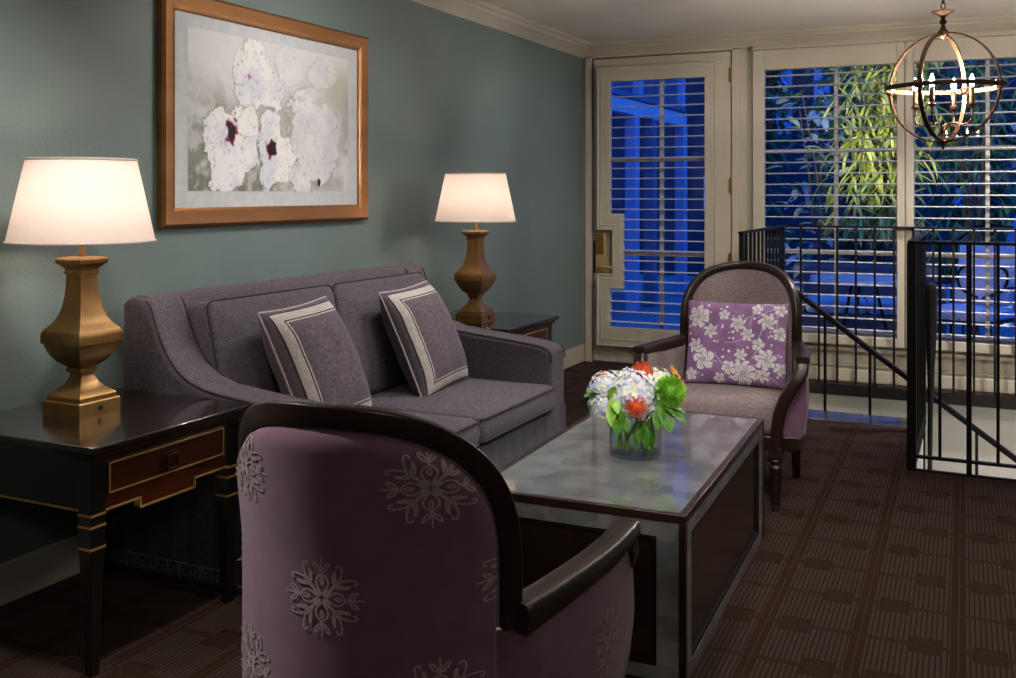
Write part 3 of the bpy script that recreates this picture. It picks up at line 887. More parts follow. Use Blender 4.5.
ch.location = (1.796, 1.262, 0); ch.rotation_euler = (0, 0, .083)
ch2 = copy_tree(ch); ch2.scale = (1.025, 1.02, 1.0); ch2.location = (1.710, 4.60, 0); ch2.rotation_euler = (0, 0, PI + .03)
ch2['label'] = 'mauve armchair with rounded wood back facing the view, holding a floral pillow'

# floral lumbar pillow on the far chair
bm, pt = pillow_mesh(.213, .178, .06, 190, 160, .035)
o = obj('floral_pillow', bm, M['floral'], None, angle=180, recalc=False)
tag(o, 'purple pillow with white flower print on the far armchair', 'pillow')
flowers = []   # cx, cy, radius, petals, rotation, kind
fr_ = random.Random(21)
for cx, cy, r, n in ((-.155, .105, .052, 7), (-.10, .045, .034, 6), (-.165, -.02, .036, 6), (-.125, -.075, .050, 5), (.015, .08, .038, 6), (.055, .035, .032, 6),
                     (.135, .095, .042, 6), (.185, .045, .032, 5), (.10, -.005, .030, 5), (.03, -.05, .030, 6), (.04, -.125, .058, 8), (.12, -.13, .034, 6), (-.02, -.105, .032, 5),
                     (.13, -.065, .048, 7), (.19, -.10, .030, 5), (-.18, -.14, .030, 5), (-.045, .115, .026, 5), (.09, .145, .026, 5), (-.06, -.15, .026, 5), (.185, .145, .028, 5)):
    flowers.append((cx, cy, r, n, fr_.random() * 6))
dots = [(fr_.uniform(-.2, .2), fr_.uniform(-.165, .165), fr_.uniform(.003, .006)) for _ in range(70)]
stems = [(fr_.choice(flowers), fr_.uniform(0, 6.3), fr_.uniform(.05, .1), fr_.uniform(-20, 20)) for _ in range(26)]
def floral(c):
    if c.z < 0: return (.21, .10, .235)
    x, y = c.x, c.y
    g = mixc((.235, .12, .26), (.31, .165, .34), ss(-.4, .4, fbm(x, y, 14, 3)))
    white, ink = (.80, .74, .77), (.10, .07, .10)
    for (f, a, ln, cv) in stems:
        dx, dy = x - f[0], y - f[1]; s_ = dx * math.cos(a) + dy * math.sin(a); q = -dx * math.sin(a) + dy * math.cos(a)
        if 0 < s_ < ln and abs(q - cv * .08 * s_ * s_ * 8) < .0016: g = mixc(g, white, .7)
    for dx, dy, r in dots:
        if (x - dx) ** 2 + (y - dy) ** 2 < r * r: g = white
    for cx, cy, r, n, rot in flowers:
        dx, dy = x - cx, y - cy; d = math.hypot(dx, dy)
        if d > r * 1.1: continue
        a = math.atan2(dy, dx) + rot + .25 * math.sin(d * 120); m_ = (a * n / (2 * PI)) % 1 - .5
        edge = r * (.60 + .40 * (math.cos(m_ * PI)) ** (.8 if n != 6 else 2.2))
        if d < edge:
            g = mixc(white, (.42, .36, .42), .55 * ss(-.1, .5, fbm(x, y, 70, 3, cx)))
            if abs(m_) > .43 and d > r * .15: g = ink
            if edge - d < .0022: g = mixc(ink, white, .2)
            if abs(m_) < .045 and r * .25 < d < r * .7: g = mixc(ink, white, .35)
            if d < r * .22: g = mixc(ink, white, .5 + .5 * math.sin(a * 6) * math.sin(d * 1500))
    return g
paint_attr(o, floral)
Rp = Matrix(((1, 0, 0), (0, 0, -1), (0, 1, 0))).to_4x4()    # face normal -> -y
o.matrix_world = Matrix.Translation((1.742, 4.268, .608)) @ Matrix.Rotation(.06, 4, 'Z') @ Matrix.Rotation(math.radians(-13), 4, 'X') @ Rp

# ------------------------------------------------------------------ coffee table
TB = .435
t = thing('coffee_table', 'low coffee table with silvery inlaid top and dark recessed side panels', 'coffee table', (1.696, 3.058, 0), math.radians(1.9))
hx, hy, e = .303, .600, .020
obj('top', B((-hx + e, hx - e, -hy + e, hy - e, TB - .03, TB - .001)), M['inlay'], t)
bm = B((-hx, hx, -hy, -hy + e, TB - .022, TB), (-hx, hx, hy - e, hy, TB - .022, TB), (-hx, -hx + e, -hy + e, hy - e, TB - .022, TB), (hx - e, hx, -hy + e, hy - e, TB - .022, TB))
obj('top_edge', bm, M['wood'], t, bevel=.002)
for sx in (-1, 1):
    for sy in (-1, 1):
        x, y = sx * (hx - .009), sy * (hy - .009); obj('corner_post', B((x - .009, x + .009, y - .009, y + .009, 0, TB - .022)), M['wood'], t, bevel=.002)
def side(mt, half, name):
    # frame of inlay round a recessed dark panel; local x along the side, y outward
    d = .058; z0, z1 = .006, TB - .022
    bm = B((-half, -half + d, -.02, 0, z0, z1), (half - d, half, -.02, 0, z0, z1), (-half + d, half - d, -.02, 0, z1 - .040, z1), (-half + d, half - d, -.02, 0, z0, z0 + .034), mat=mt)
    f = obj('side_frame', bm, M['inlay'], t)
    a0, a1, b0, b1 = -half + d, half - d, z0 + .034, z1 - .040; q = .010
    bm = B((a0, a1, -.018, -.002, b1 - q, b1), (a0, a1, -.018, -.002, b0, b0 + q), (a0, a0 + q, -.018, -.002, b0 + q, b1 - q), (a1 - q, a1, -.018, -.002, b0 + q, b1 - q), mat=mt)
    obj('panel_moulding', bm, M['matte_black'], f)
    obj('side_panel', B((a0, a1, -.024, -.012, b0, b1), mat=mt), M['panel'], t)
side(Matrix.Translation((0, -hy + .003, 0)) @ Matrix.Rotation(PI, 4, 'Z'), hx - .018, 'end')
side(Matrix.Translation((0, hy - .003, 0)), hx - .018, 'end')
side(Matrix.Translation((hx - .003, 0, 0)) @ Matrix.Rotation(-PI / 2, 4, 'Z'), hy - .018, 'long')
side(Matrix.Translation((-hx + .003, 0, 0)) @ Matrix.Rotation(PI / 2, 4, 'Z'), hy - .018, 'long')

# ------------------------------------------------------------------ side tables and lamps
def make_side_table(label):
    t = thing('side_table', label, 'side table', (0, 0, 0), 0)
    # local: x 0..0.61 out of the wall, y 0..0.61
    obj('tabletop', B((0, .612, 0, .612, .580, .600)), M['tabletop_wood'], t, bevel=.004)
    obj('top_moulding', B((.014, .598, .014, .598, .562, .580)), M['wood'], t, bevel=.006)
    obj('apron', B((.03, .56, .03, .05, .426, .562), (.03, .05, .05, .562, .426, .562), (.03, .56, .562, .582, .426, .562)), M['black_wood'], t)
    ap = obj('front_apron', extrude_poly(bmesh.new(), [(.066, .562), (.066, .426), (.185, .426), (.185, .400), (.385, .400), (.385, .426), (.526, .426), (.526, .562)], 'x', .562, .584), M['red_wood'], t)
    g = [(.066, .4235), (.1825, .4235), (.1825, .3975), (.3875, .3975), (.3875, .4235), (.526, .4235)]
    bm = bmesh.new()
    for a, b_ in zip(g, g[1:]): box(bm, .566, .588, min(a[0], b_[0]) - .0025, max(a[0], b_[0]) + .0025, min(a[1], b_[1]) - .0025, max(a[1], b_[1]) + .0025)
    box(bm, .05, .562, .026, .03, .422, .427)
    obj('gilt_edge', bm, M['gilt'], ap)
    dr = obj('drawer', B((.575, .5885, .068, .512, .462, .548)), M['red_wood'], t, bevel=.002)
    bm = B((.586, .5905, .072, .508, .5415, .5455), (.586, .5905, .072, .508, .4645, .4685), (.586, .5905, .072, .076, .4685, .5415), (.586, .5905, .504, .508, .4685, .5415))
    obj('gilt_line', bm, M['gilt'], dr)
    bm = B((.5885, .594, .273, .307, .500, .512))
    sq = [(.270, .480), (.310, .480), (.310, .517), (.270, .517)]
    for a, b_ in zip(sq, sq[1:] + sq[:1]): box(bm, .594, .602, min(a[0], b_[0]) - .003, max(a[0], b_[0]) + .003, min(a[1], b_[1]) - .003, max(a[1], b_[1]) + .003)
    obj('pull', bm, M['bronze'], dr)
    for (x, y) in ((.562, .040), (.562, .552), (.050, .040), (.050, .552)):
        bm = bmesh.new()
        rings(bm, [[V((x + a * w, y + b_ * w, z)) for a, b_ in ((-1, -1), (1, -1), (1, 1), (-1, 1))] for w, z in ((.013, 0), (.016, .15), (.023, .33), (.025, .562))])
        lg = obj('leg', bm, M['black_wood'], t, bevel=.002)
        for z, w in ((.418, .0234), (.388, .0232), (.331, .0229)): obj('gilt_ring', B((x - w - .0015, x + w + .0015, y - w - .0015, y + w + .0015, z - .003, z + .003)), M['gilt'], lg)
    return t
s1 = make_side_table('dark side table with gilt-lined drawer at the near end of the sofa, lamp on top')
s1.location = (.045, 1.838, 0)
s2 = copy_tree(s1); s2.location = (.045, 4.30, 0); s2['label'] = 'dark side table tucked between sofa and window wall, lamp on top'

def make_lamp(label):
    t = thing('table_lamp', label, 'lamp')
    K = .150 / 260 / 2
    prof = [(260, 0, 0), (260, .040, 0), (252, .043, 0), (232, .043, 0), (232, .055, 0), (222, .060, 0), (180, .070, .05), (120, .088, .15), (90, .108, .25), (84, .118, .15), (88, .122, .15), (106, .124, .05), (108, .134, .05), (98, .137, .15),
            (126, .142, .22), (180, .154, .25), (222, .172, .22), (246, .190, .14), (256, .204, .05), (258, .208, .02), (274, .210, 0), (276, .232, 0), (270, .240, 0), (264, .245, 0), (256, .249, 0), (210, .264, .02), (168, .284, .03), (138, .310, .04), (118, .345, .04), (108, .385, .04), (106, .405, .03), (106, .409, .03), (118, .411, 0), (118, .420, 0), (110, .423, 0), (122, .430, 0), (150, .438, 0), (176, .443, 0), (178, .446, 0), (178, .455, 0), (158, .461, 0), (40, .4625, 0)]
    bm = bmesh.new(); squares(bm, [(w * K, z, k) for w, z, k in prof]); b0 = obj('base', bm, M['gold'], t, angle=28)
    bm = bmesh.new(); lathe(bm, [(.0, 0), (.009, 0), (.010, .004), (.008, .006)], (0, 0, 0), 16)
    bm2 = bmesh.new()
    tube(bm2, [(.073, .0, .021), (.078, .0, .021)], .008, 16); bm.free()
    obj('outlet', bm2, M['black'], b0)
    bm = bmesh.new(); lathe(bm, [(.0105, .460), (.0105, .52), (.016, .523), (.016, .56), (.010, .565)], (0, 0, 0), 20); obj('stem', bm, M['brass'], t)
    bm = bmesh.new()
    for k in range(3):
        a = 2 * PI * k / 3; tube(bm, [(.01 * math.cos(a), .01 * math.sin(a), .735), (.154 * math.cos(a), .154 * math.sin(a), .738)], .002, 6)
    tube(bm, [(0, .0, .565), (.045, 0, .60), (.05, 0, .66), (.03, 0, .72), (0, 0, .735)], .002, 6); tube(bm, [(0, .0, .565), (-.045, 0, .60), (-.05, 0, .66), (-.03, 0, .72), (0, 0, .735)], .002, 6)
    obj('harp', bm, M['brass'], t)
    bm = bmesh.new(); lathe(bm, [(.012, .565), (.014, .585), (.028, .62), (.030, .64), (.02, .662), (.004, .668)], (0, 0, 0), 16); obj('bulb', bm, M['lamp_bulb'], t)
    bm = bmesh.new(); lathe(bm, [(.206, .505), (.153, .750)], (0, 0, 0), 64, caps=False); sh = obj('shade', bm, M['shade'], t)
    for r, z in ((.2065, .507), (.1535, .748)): obj('shade_rim', T([(r * math.cos(2 * PI * k / 64), r * math.sin(2 * PI * k / 64), z) for k in range(64)], .0035, 6, True), M['shade'], sh)
    return t
LP = []
l1 = make_lamp('gold baluster lamp with glowing white shade, on the table nearest the view')
l1.location = (.286, 2.130, .600)
l2 = copy_tree(l1); l2.location = (.366, 4.51, .600)
l2['label'] = 'gold baluster lamp with glowing white shade, beyond the sofa by the window wall'
for o in (l1, l2): o['group'] = 'matching table lamps'
for o in (s1, s2): o['group'] = 'matching side tables'
for o in (ch, ch2): o['group'] = 'matching armchairs'

# ------------------------------------------------------------------ vase and flowers
VX, VY = 1.716, 2.985
t = thing('glass_vase', 'clear cylinder vase of stems and water on the coffee table', 'vase', (VX, VY, TB))
bm = bmesh.new(); lathe(bm, [(0.002, .0), (.078, .0), (.081, .004), (.081, .122), (.0795, .124), (.078, .122), (.078, .012), (.002, .010)], (0, 0, 0), 48)
obj('glass', bm, M['vase_glass'], t)
bm = bmesh.new(); lathe(bm, [(.002, .013), (.0765, .013), (.0765, .088), (.002, .088)], (0, 0, 0), 40); obj('water', bm, M['water'], t)
Rt, Fw = V((.9026, .4305, 0)), V((-.4305, .9026, 0))
def vp(a, c, h): return V((VX, VY, 0)) + Rt * a - Fw * c + V((0, 0, h))   # a: to the right, c: toward the sofa side we look from, h: height
def floret(bm, p, n, s, mi=0):
    n = n.normalized(); a = n.orthogonal().normalized(); b_ = n.cross(a); r0 = rnd.random() * 6
    c = bm.verts.new(p)
    for k in range(4):
        th = r0 + k * PI / 2
        d = a * math.cos(th) + b_ * math.sin(th); q = n.cross(d)
        v1 = bm.verts.new(p + d * s * .5 + q * s * .42 + n * s * .12); v2 = bm.verts.new(p + d * s + n * s * .18); v3 = bm.verts.new(p + d * s * .5 - q * s * .42 + n * s * .12)
        bm.faces.new((c, v1, v2, v3)).material_index = mi
def fib(n):
    for i in range(n):
        z = 1 - 2 * (i + .5) / n; r = math.sqrt(1 - z * z); a = i * 2.39996
        yield V((r * math.cos(a), r * math.sin(a), z))
def bloom(name, label, cat, pos, group=None):
    t = thing(name, label, cat, pos, 0, group); return t
def stem(t, pos, foot):
    """stem from the bloom down into the water, in bloom-local coordinates"""
    f = foot - pos; mid = V((f.x * .9, f.y * .9, f.z * .32))
    obj('stem', T(smooth([V((0, 0, -.01)), mid, f], 2), .0036, 6), M['stem'], t)
def hydrangea(label, pos, r, m, n, foot):
    t = bloom('hydrangea', label, 'flower', pos, 'hydrangeas in the vase')
    bm = bmesh.new()
    bmesh.ops.create_icosphere(bm, subdivisions=2, radius=r * .86)
    for d in fib(n):
        if d.z < -.75: continue
        floret(bm, d * r * rnd.uniform(.86, 1.10), d + V((rnd.uniform(-.4, .4), rnd.uniform(-.4, .4), rnd.uniform(-.3, .3))), r * .17 if r > .05 else r * .24, rnd.choice((0, 0, 0, 1, 2)))
    obj('florets', bm, [M[m], M['hydblue'], M['hydcream']], t, recalc=False); stem(t, pos, foot)
def ft(a, c): return vp(a, c, TB + .018)
hydrangea('large white hydrangea at the middle of the bouquet', vp(-.012, .028, .624), .078, 'hyd', 260, ft(.02, .0))
hydrangea('white hydrangea at the left of the bouquet', vp(-.088, .0, .636), .058, 'hyd', 200, ft(-.03, .02))
hydrangea('cream hydrangea behind the green pompon bloom', vp(.070, -.03, .640), .058, 'hydcream', 190, ft(.05, .01))
hydrangea('bluish hydrangea drooping low at the left of the vase', vp(-.105, .035, .595), .040, 'hydblue', 120, ft(-.04, -.02))
hydrangea('pale hydrangea peeking under the green pompon', vp(.095, .0, .612), .036, 'hyd', 110, ft(.03, -.03))
def pincushion(label, pos, r, axis, foot):
    t = bloom('pincushion_flower', label, 'flower', pos, 'orange pincushion flowers in the vase')
    bm = bmesh.new(); bmesh.ops.create_icosphere(bm, subdivisions=2, radius=r * .55)
    ax = axis.normalized()
    for d in fib(170):
        if d.dot(ax) < -.15: continue
        e = (d + V((rnd.uniform(-.12, .12), rnd.uniform(-.12, .12), rnd.uniform(-.12, .12)))).normalized()
        p0 = d * r * .5; p1 = e * r * .88; p2 = e * r * 1.0 + (ax - e) * r * .12
        tube(bm, [p0, p1, p2], [.0012, .0010, .0016], 4)
    obj('pins', bm, M['orange'], t, recalc=False); stem(t, pos, foot)
pincushion('orange pincushion bloom at the front of the bouquet', vp(-.012, .105, .606), .040, V((.43, -.90, .15)), ft(.0, .03))
pincushion('orange pincushion bloom at the top of the bouquet', vp(.022, -.005, .686), .040, V((.1, -.4, 1)), ft(.01, -.03))
pincushion('orange pincushion bloom half hidden at the far left', vp(-.095, -.045, .662), .026, V((-.5, -.3, .8)), ft(-.05, 0))
t = bloom('pompon_chrysanthemum', 'bright green pompon bloom at the right of the bouquet', 'flower', vp(.098, .055, .640))
bm = bmesh.new(); bmesh.ops.create_icosphere(bm, subdivisions=2, radius=.034)
for d in fib(420):
    p = d * .042; a = d.orthogonal().normalized() * .0028; b_ = d.cross(a).normalized() * .0016
    tip = d * .050 + V((rnd.uniform(-.003, .003), rnd.uniform(-.003, .003), rnd.uniform(-.003, .003)))
    vs = [bm.verts.new(d * .031 + a), bm.verts.new(d * .031 - a), bm.verts.new(tip - a * .7), bm.verts.new(tip + a * .7)]
    bm.faces.new(vs)
obj('petals', bm, M['green_pom'], t, recalc=False); stem(t, vp(.098, .055, .640), ft(.04, .02))
def leaf_blade(bm, p, d, up, ln, w, curl=.25, mi=0):
    d = d.normalized(); sd = d.cross(up).normalized(); nn = sd.cross(d); rows = []
    for k in range(7):
        q = k / 6; ww = w * math.sin(PI * min(1, .06 + q * .94)) ** .8 * (1 if q < .5 else 1)
        c = p + d * ln * q - nn * curl * ln * q * q
        rows.append([c - sd * ww / 2 + nn * ww * .12, c, c + sd * ww / 2 + nn * ww * .12])
    rings(bm, rows, False, False, mi)
def daisy(label, pos, ax):
    t = bloom('gerbera_daisy', label, 'flower', pos, 'yellow gerberas in the vase')
    ax = ax.normalized(); a = ax.orthogonal().normalized(); b_ = ax.cross(a); bm = bmesh.new()
    for k in range(18):
        th = 2 * PI * k / 18; d = a * math.cos(th) + b_ * math.sin(th)
        leaf_blade(bm, d * .008 + ax * (.002 * (k % 2)), d + ax * .25, ax, .036, .012, .15)
    obj('petals', bm, M['yellow'], t, recalc=False)
    bm = bmesh.new(); bmesh.ops.create_icosphere(bm, subdivisions=2, radius=.011); obj('flower_centre', bm, M['bark'], t)
    stem(t, pos, ft(.05, -.02))
daisy('yellow gerbera at the upper right rim of the bouquet', vp(.128, -.02, .672), V((.9, .1, .5)))
daisy('yellow gerbera at the lower right rim of the bouquet', vp(.142, .0, .628), V((.9, .0, .1)))
def sprig(label, pos, m, blades, foot):
    t = bloom('leaf_sprig', label, 'leaf', pos, 'leaf sprigs in the vase'); bm = bmesh.new()
    for (d, ln, w) in blades: leaf_blade(bm, V((0, 0, 0)), d, V((0, -.3, 1)), ln, w, .25)
    obj('leaves', bm, M[m], t, recalc=False); stem(t, pos, foot)
def dd(a, c, h): return Rt * a - Fw * c + V((0, 0, h))
sprig('light green leaf pair at the left of the bouquet', vp(-.078, .075, .625), 'leaf_light', [(dd(-.15, .5, -.7), .085, .036), (dd(.1, .5, -.25), .06, .03), (dd(-.1, .35, .9), .05, .03)], ft(-.03, .03))
sprig('dark green leaves at the far left edge of the bouquet', vp(-.115, .03, .625), 'leaf', [(dd(-1, .3, .2), .050, .036), (dd(-.8, .5, -.5), .05, .034), (dd(-.6, .6, .5), .06, .04)], ft(-.05, .02))
sprig('green leaves hanging over the left vase rim', vp(-.050, .075, .595), 'leaf', [(dd(-.35, .6, -.9), .085, .042), (dd(.25, .6, -.9), .075, .038), (dd(-.8, .3, -.6), .07, .036)], ft(-.02, -.02))
sprig('green leaves hanging over the right vase rim', vp(.070, .065, .605), 'leaf', [(dd(.3, .6, -.75), .09, .05), (dd(.8, .4, -.35), .095, .046), (dd(-.3, .6, -.9), .08, .04), (dd(1, .1, -.1), .08, .04)], ft(.03, .03))
sprig('leaf blades submerged in the vase water', vp(.02, .03, .545), 'leaf', [(dd(.5, .2, -.8), .085, .034), (dd(-.4, .3, -.7), .085, .03), (dd(.1, .45, -.9), .085, .03), (dd(.75, .0, -.5), .06, .03), (dd(-.7, .1, -.5), .07, .03), (dd(.2, -.4, -.8), .085, .035), (dd(-.3, .55, -.6), .07, .03)], ft(.02, .01))

# ------------------------------------------------------------------ chandelier
CX_, CY_, CZ_ = 2.53, 4.904, 1.724; CR = .246
t = thing('orb_chandelier', 'bronze ring orb chandelier with four lit candle bulbs', 'chandelier', (CX_, CY_, CZ_), math.radians(-21))
def hoop(nrm, r, w=.019, th=.007):
    bm = bmesh.new(); nrm = V(nrm); a = nrm.orthogonal().normalized(); b_ = nrm.cross(a); vs = []
    for k in range(72):
        d = a * math.cos(2 * PI * k / 72) + b_ * math.sin(2 * PI * k / 72)
        vs.append([bm.verts.new(d * (r + dr) + nrm * dn) for dr, dn in ((-th / 2, -w / 2), (th / 2, -w / 2), (th / 2, w / 2), (-th / 2, w / 2))])
    for k in range(72):
        p, q = vs[k], vs[(k + 1) % 72]
        for i in range(4): bm.faces.new((p[i], p[(i + 1) % 4], q[(i + 1) % 4], q[i]))
    return bm
obj('hoop', hoop((0, 1, 0), CR), M['bronze'], t); obj('hoop', hoop((1, 0, 0), CR - .008), M['bronze'], t); obj('hoop', hoop((0, 0, 1), CR - .003), M['bronze'], t)
for ax in ((1, 0, 0), (-1, 0, 0), (0, 1, 0), (0, -1, 0)):
    bm = bmesh.new(); q = V(ax).to_track_quat('Z', 'Y').to_matrix().to_4x4()
    for i in range(1):
        rs = [[q @ V((w * a, w * b_, z)) for a, b_ in ((-1, -1), (1, -1), (1, 1), (-1, 1))] for w, z in ((.006, CR - .022), (.019, CR - .010), (.019, CR + .008), (.004, CR + .026))]
        rings(bm, rs)
    obj('ring_joint', bm, M['bronze'], t, bevel=.002)
bm = bmesh.new(); lathe(bm, [(.002, CR - .03), (.012, CR - .022), (.024, CR - .008), (.026, CR + .004), (.016, CR + .014), (.009, CR + .03), (.008, CR + .036), (.015, CR + .044), (.016, CR + .052), (.008, CR + .060), (.010, CR + .07), (.022, CR + .082), (.048, CR + .094), (.05, CR + .098), (.012, CR + .102), (.003, CR + .108)], seg=20)
obj('top_finial', bm, M['bronze'], t)
bm = bmesh.new(); lathe(bm, [(.002, -CR - .032), (.007, -CR - .026), (.006, -CR - .016), (.018, -CR - .006), (.02, -CR + .006), (.01, -CR + .02), (.008, -CR + .05)], seg=18); obj('bottom_finial', bm, M['bronze'], t)
bm = bmesh.new(); z = CR + .110; k = 0
while z < HC - CZ_ - .03:
    pts = []
    for i in range(14):
        a = 2 * PI * i / 14; u, w_ = .009 * math.cos(a), .017 * math.sin(a)
        pts.append((u, 0, z + w_ + .012) if k % 2 == 0 else (0, u, z + w_ + .012))
    tube(bm, pts, .0028, 6, True); z += .027; k += 1
obj('chain', bm, M['bronze'], t)
bm = bmesh.new(); lathe(bm, [(.055, HC - CZ_ - .001), (.055, HC - CZ_ - .012), (.02, HC - CZ_ - .03), (.006, HC - CZ_ - .036)], seg=28); obj('ceiling_canopy', bm, M['bronze'], t)
for k in range(4):
    a = PI / 4 * 0 + k * PI / 2 + math.radians(2); d = V((math.cos(a), math.sin(a), 0)); r = .125
    bm = T(smooth([V((0, 0, -CR + .03)), V((0, 0, -.15)) + d * .03, V((0, 0, -.175)) + d * .09, V((0, 0, -.15)) + d * .13, V((0, 0, -.085)) + d * r], 3), .0045, 8)
    lathe(bm, [(.004, -.095), (.016, -.088), (.019, -.080), (.012, -.076)], d * r, 16); ar = obj('candle_arm', bm, M['bronze'], t)
    bm = bmesh.new(); lathe(bm, [(.011, -.080), (.011, -.008), (.009, -.004), (.004, -.003)], d * r, 16); obj('candle_sleeve', bm, M['bronze'], ar)
    bm = bmesh.new(); lathe(bm, [(.006, -.004), (.010, .010), (.011, .020), (.008, .034), (.003, .048), (.001, .052)], d * r, 12); obj('bulb', bm, M['candle_bulb'], ar)

# ------------------------------------------------------------------ railings
def railing(label, p0, legs, posts, bottom, name='stair_railing', h=1.035, sp=.117):
    """legs: list of end points after p0"""
    t = thing(name, label, 'railing', (p0[0], p0[1], 0)); P0 = V((p0[0], p0[1], 0))
    pts = [V((x, y, 0)) for x, y in [p0] + legs]
    bm = bmesh.new(); bb = bmesh.new()
    for a, b_ in zip(pts, pts[1:]):
        d = (b_ - a).normalized(); q = V((-d.y, d.x, 0))
        def bar(bmx, z0, z1, w): 
            c0, c1 = a - P0 - d * w / 2, b_ - P0 + d * w / 2
            rings(bmx, [[c + q * s * w / 2 + V((0, 0, z)) for s, z in ((-1, z0), (1, z0), (1, z1), (-1, z1))] for c in (c0, c1)])
        bar(bm, h - .014, h, .036)
        if bottom: bar(bb, .058, .070, .028)
        n = max(1, round((b_ - a).length / sp)); 
        for k in range(1, n + 1):
            p = a + (b_ - a) * k / n - P0; z0 = .07 if bottom else .0
            if k == n and b_ is not pts[-1]: continue
            obj('baluster', B((p.x - .0068, p.x + .0068, p.y - .0068, p.y + .0068, z0, h - .014)), M['iron'], t)
    obj('top_rail', bm, M['iron'], t, bevel=.003)
    if bottom: obj('bottom_rail', bb, M['iron'], t, bevel=.002)
    else: bb.free()
    for (x, y, w, z0, z1) in posts:
        p = V((x, y, 0)) - P0; obj('newel_post', B((p.x - w, p.x + w, p.y - w, p.y + w, z0, z1)), M['iron'], t, bevel=.003)
    return t
railing('black iron railing along the window wall behind the far armchair', (1.475, 5.60), [(1.475, 6.862), (4.5, 6.862)], [(1.475, 5.60, .014, 0, 1.022), (1.475, 6.862, .012, 0, 1.022)], False)
railing('black iron railing with thick corner post at the near edge of the stairwell', (2.402, 5.80), [(2.402, 4.858), (4.5, 4.858)], [(2.402, 4.858, .020, 0, 1.022), (2.402, 5.80, .013, 0, 1.022), (2.637, 4.858, .011, .0, 1.022)], True)
# sloping stair handrail
t = thing('stair_handrail', 'black sloping handrail descending into the stairwell', 'handrail', (1.60, 5.875, 0))
P0 = V((1.60, 5.875, 0))
hp = [V((1.60, 5.875, .735)), V((1.70, 5.875, .70)), V((1.78, 5.875, .645)), V((2.05, 5.875, .434)), V((2.324, 5.875, .234)), V((2.847, 5.875, -.146)), V((3.6, 5.875, -.69))]
fr = frames([p - P0 for p in smooth(hp, 2)], V((0, 1, 0)))
bm = bmesh.new(); rings(bm, [[p + b_ * s * .014 + a * w for s, w in ((-1, -.018), (1, -.018), (1, .018), (-1, .018))] for p, tg, a, b_ in fr]); obj('rail', bm, M['iron'], t, bevel=.004)
for x in (1.884, 2.124, 2.40, 2.66, 2.95, 3.25):
    z = .234 + (2.324 - x) * .728 if x > 2.05 else .434 + (2.05 - x) * .78
    i = int((x - EX - .06) / .26); zb = -.185 * (i + 1) - .2
    obj('baluster', B((x - .0075 - P0.x, x + .0075 - P0.x, -.0075, .0075, zb, z)), M['iron'], t)
# dark newel with rounded head at the back corner of the opening
t = thing('handrail_newel', 'dark curved newel with rounded head behind the corner post', 'newel post', (2.444, 5.70, 0))
bm = bmesh.new()
fr = [(0, .015, .775, .024), (0, .0, .768, .038), (0, -.01, .73, .046), (0, -.01, .60, .046), (0, .0, .42, .034), (0, -.03, .25, .022), (0, -.08, .08, .018), (0, -.13, -.30, .016)]
rings(bm, [[V((x + w * math.cos(2 * PI * k / 12) * .7, y + w * math.sin(2 * PI * k / 12) * 1.3, z)) for k in range(12)] for x, y, z, w in reversed(fr)])
obj('newel_body', bm, M['iron'], t)

# ------------------------------------------------------------------ outdoors
bm = B((-14, 16, YW + .2, 40, -.22, -.12)); struct('ground_patio', bm, M['patio'])
# colonnaded house opposite: seen through the door
t = thing('garden_house', 'house wing with white columns, eave beam and upper balcony seen through the door', 'building', (-1.0, 10.5, -.12))
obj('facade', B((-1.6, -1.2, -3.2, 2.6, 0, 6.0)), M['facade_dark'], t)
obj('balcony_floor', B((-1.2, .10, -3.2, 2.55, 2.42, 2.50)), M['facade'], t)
obj('balcony_beam', B((.0, .10, -3.2, 2.6, 2.26, 2.44)), M['lit_blind'], t)  # paler than the facade: light on the beam put into its paint
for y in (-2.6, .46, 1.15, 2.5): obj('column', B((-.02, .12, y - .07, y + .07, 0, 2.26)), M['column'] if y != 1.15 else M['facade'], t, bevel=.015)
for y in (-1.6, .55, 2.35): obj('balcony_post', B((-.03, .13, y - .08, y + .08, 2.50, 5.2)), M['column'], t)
bm = bmesh.new()
for k in range(44): y = -3.1 + k * .13; box(bm, .03, .07, y - .015, y + .015, 2.50, 3.3)
box(bm, .01, .09, -3.2, 2.55, 3.3, 3.37); obj('balcony_balustrade', bm, M['facade'], t)
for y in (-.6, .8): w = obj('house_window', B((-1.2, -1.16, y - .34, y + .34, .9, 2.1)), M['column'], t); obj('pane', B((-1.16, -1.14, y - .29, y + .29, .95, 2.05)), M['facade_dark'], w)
t = thing('garden_shed', 'low dark garden building with pale blind and wooden panel, far beyond the door', 'building', (-1.4, 16.2, -.12))
obj('facade', B((-3.5, 2.2, 0, .4, 0, 2.3)), M['facade_dark'], t); obj('blind', B((-.06, .06, -.03, 0, 1.06, 1.66)), M['lit_blind'], t); obj('wooden_panel', B((.10, .52, -.04, 0, 1.12, 1.62)), M['bark'], t)  # narrow bright pane: a glimpse of light carried by pale paint
# neighbour block behind the planting
t = thing('garden_wall', 'pale slatted garden building behind the bamboo', 'building', (3.6, 17, -.12))
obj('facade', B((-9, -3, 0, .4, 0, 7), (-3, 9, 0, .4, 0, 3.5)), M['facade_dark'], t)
for x in (-3.9, -3.3, -1.2, .4, 1.8, 3.4, 5.2): obj('pilaster', B((x - .12, x + .12, -.12, 0, 0, 7 if x < -3 else 3.5)), M['column'], t)

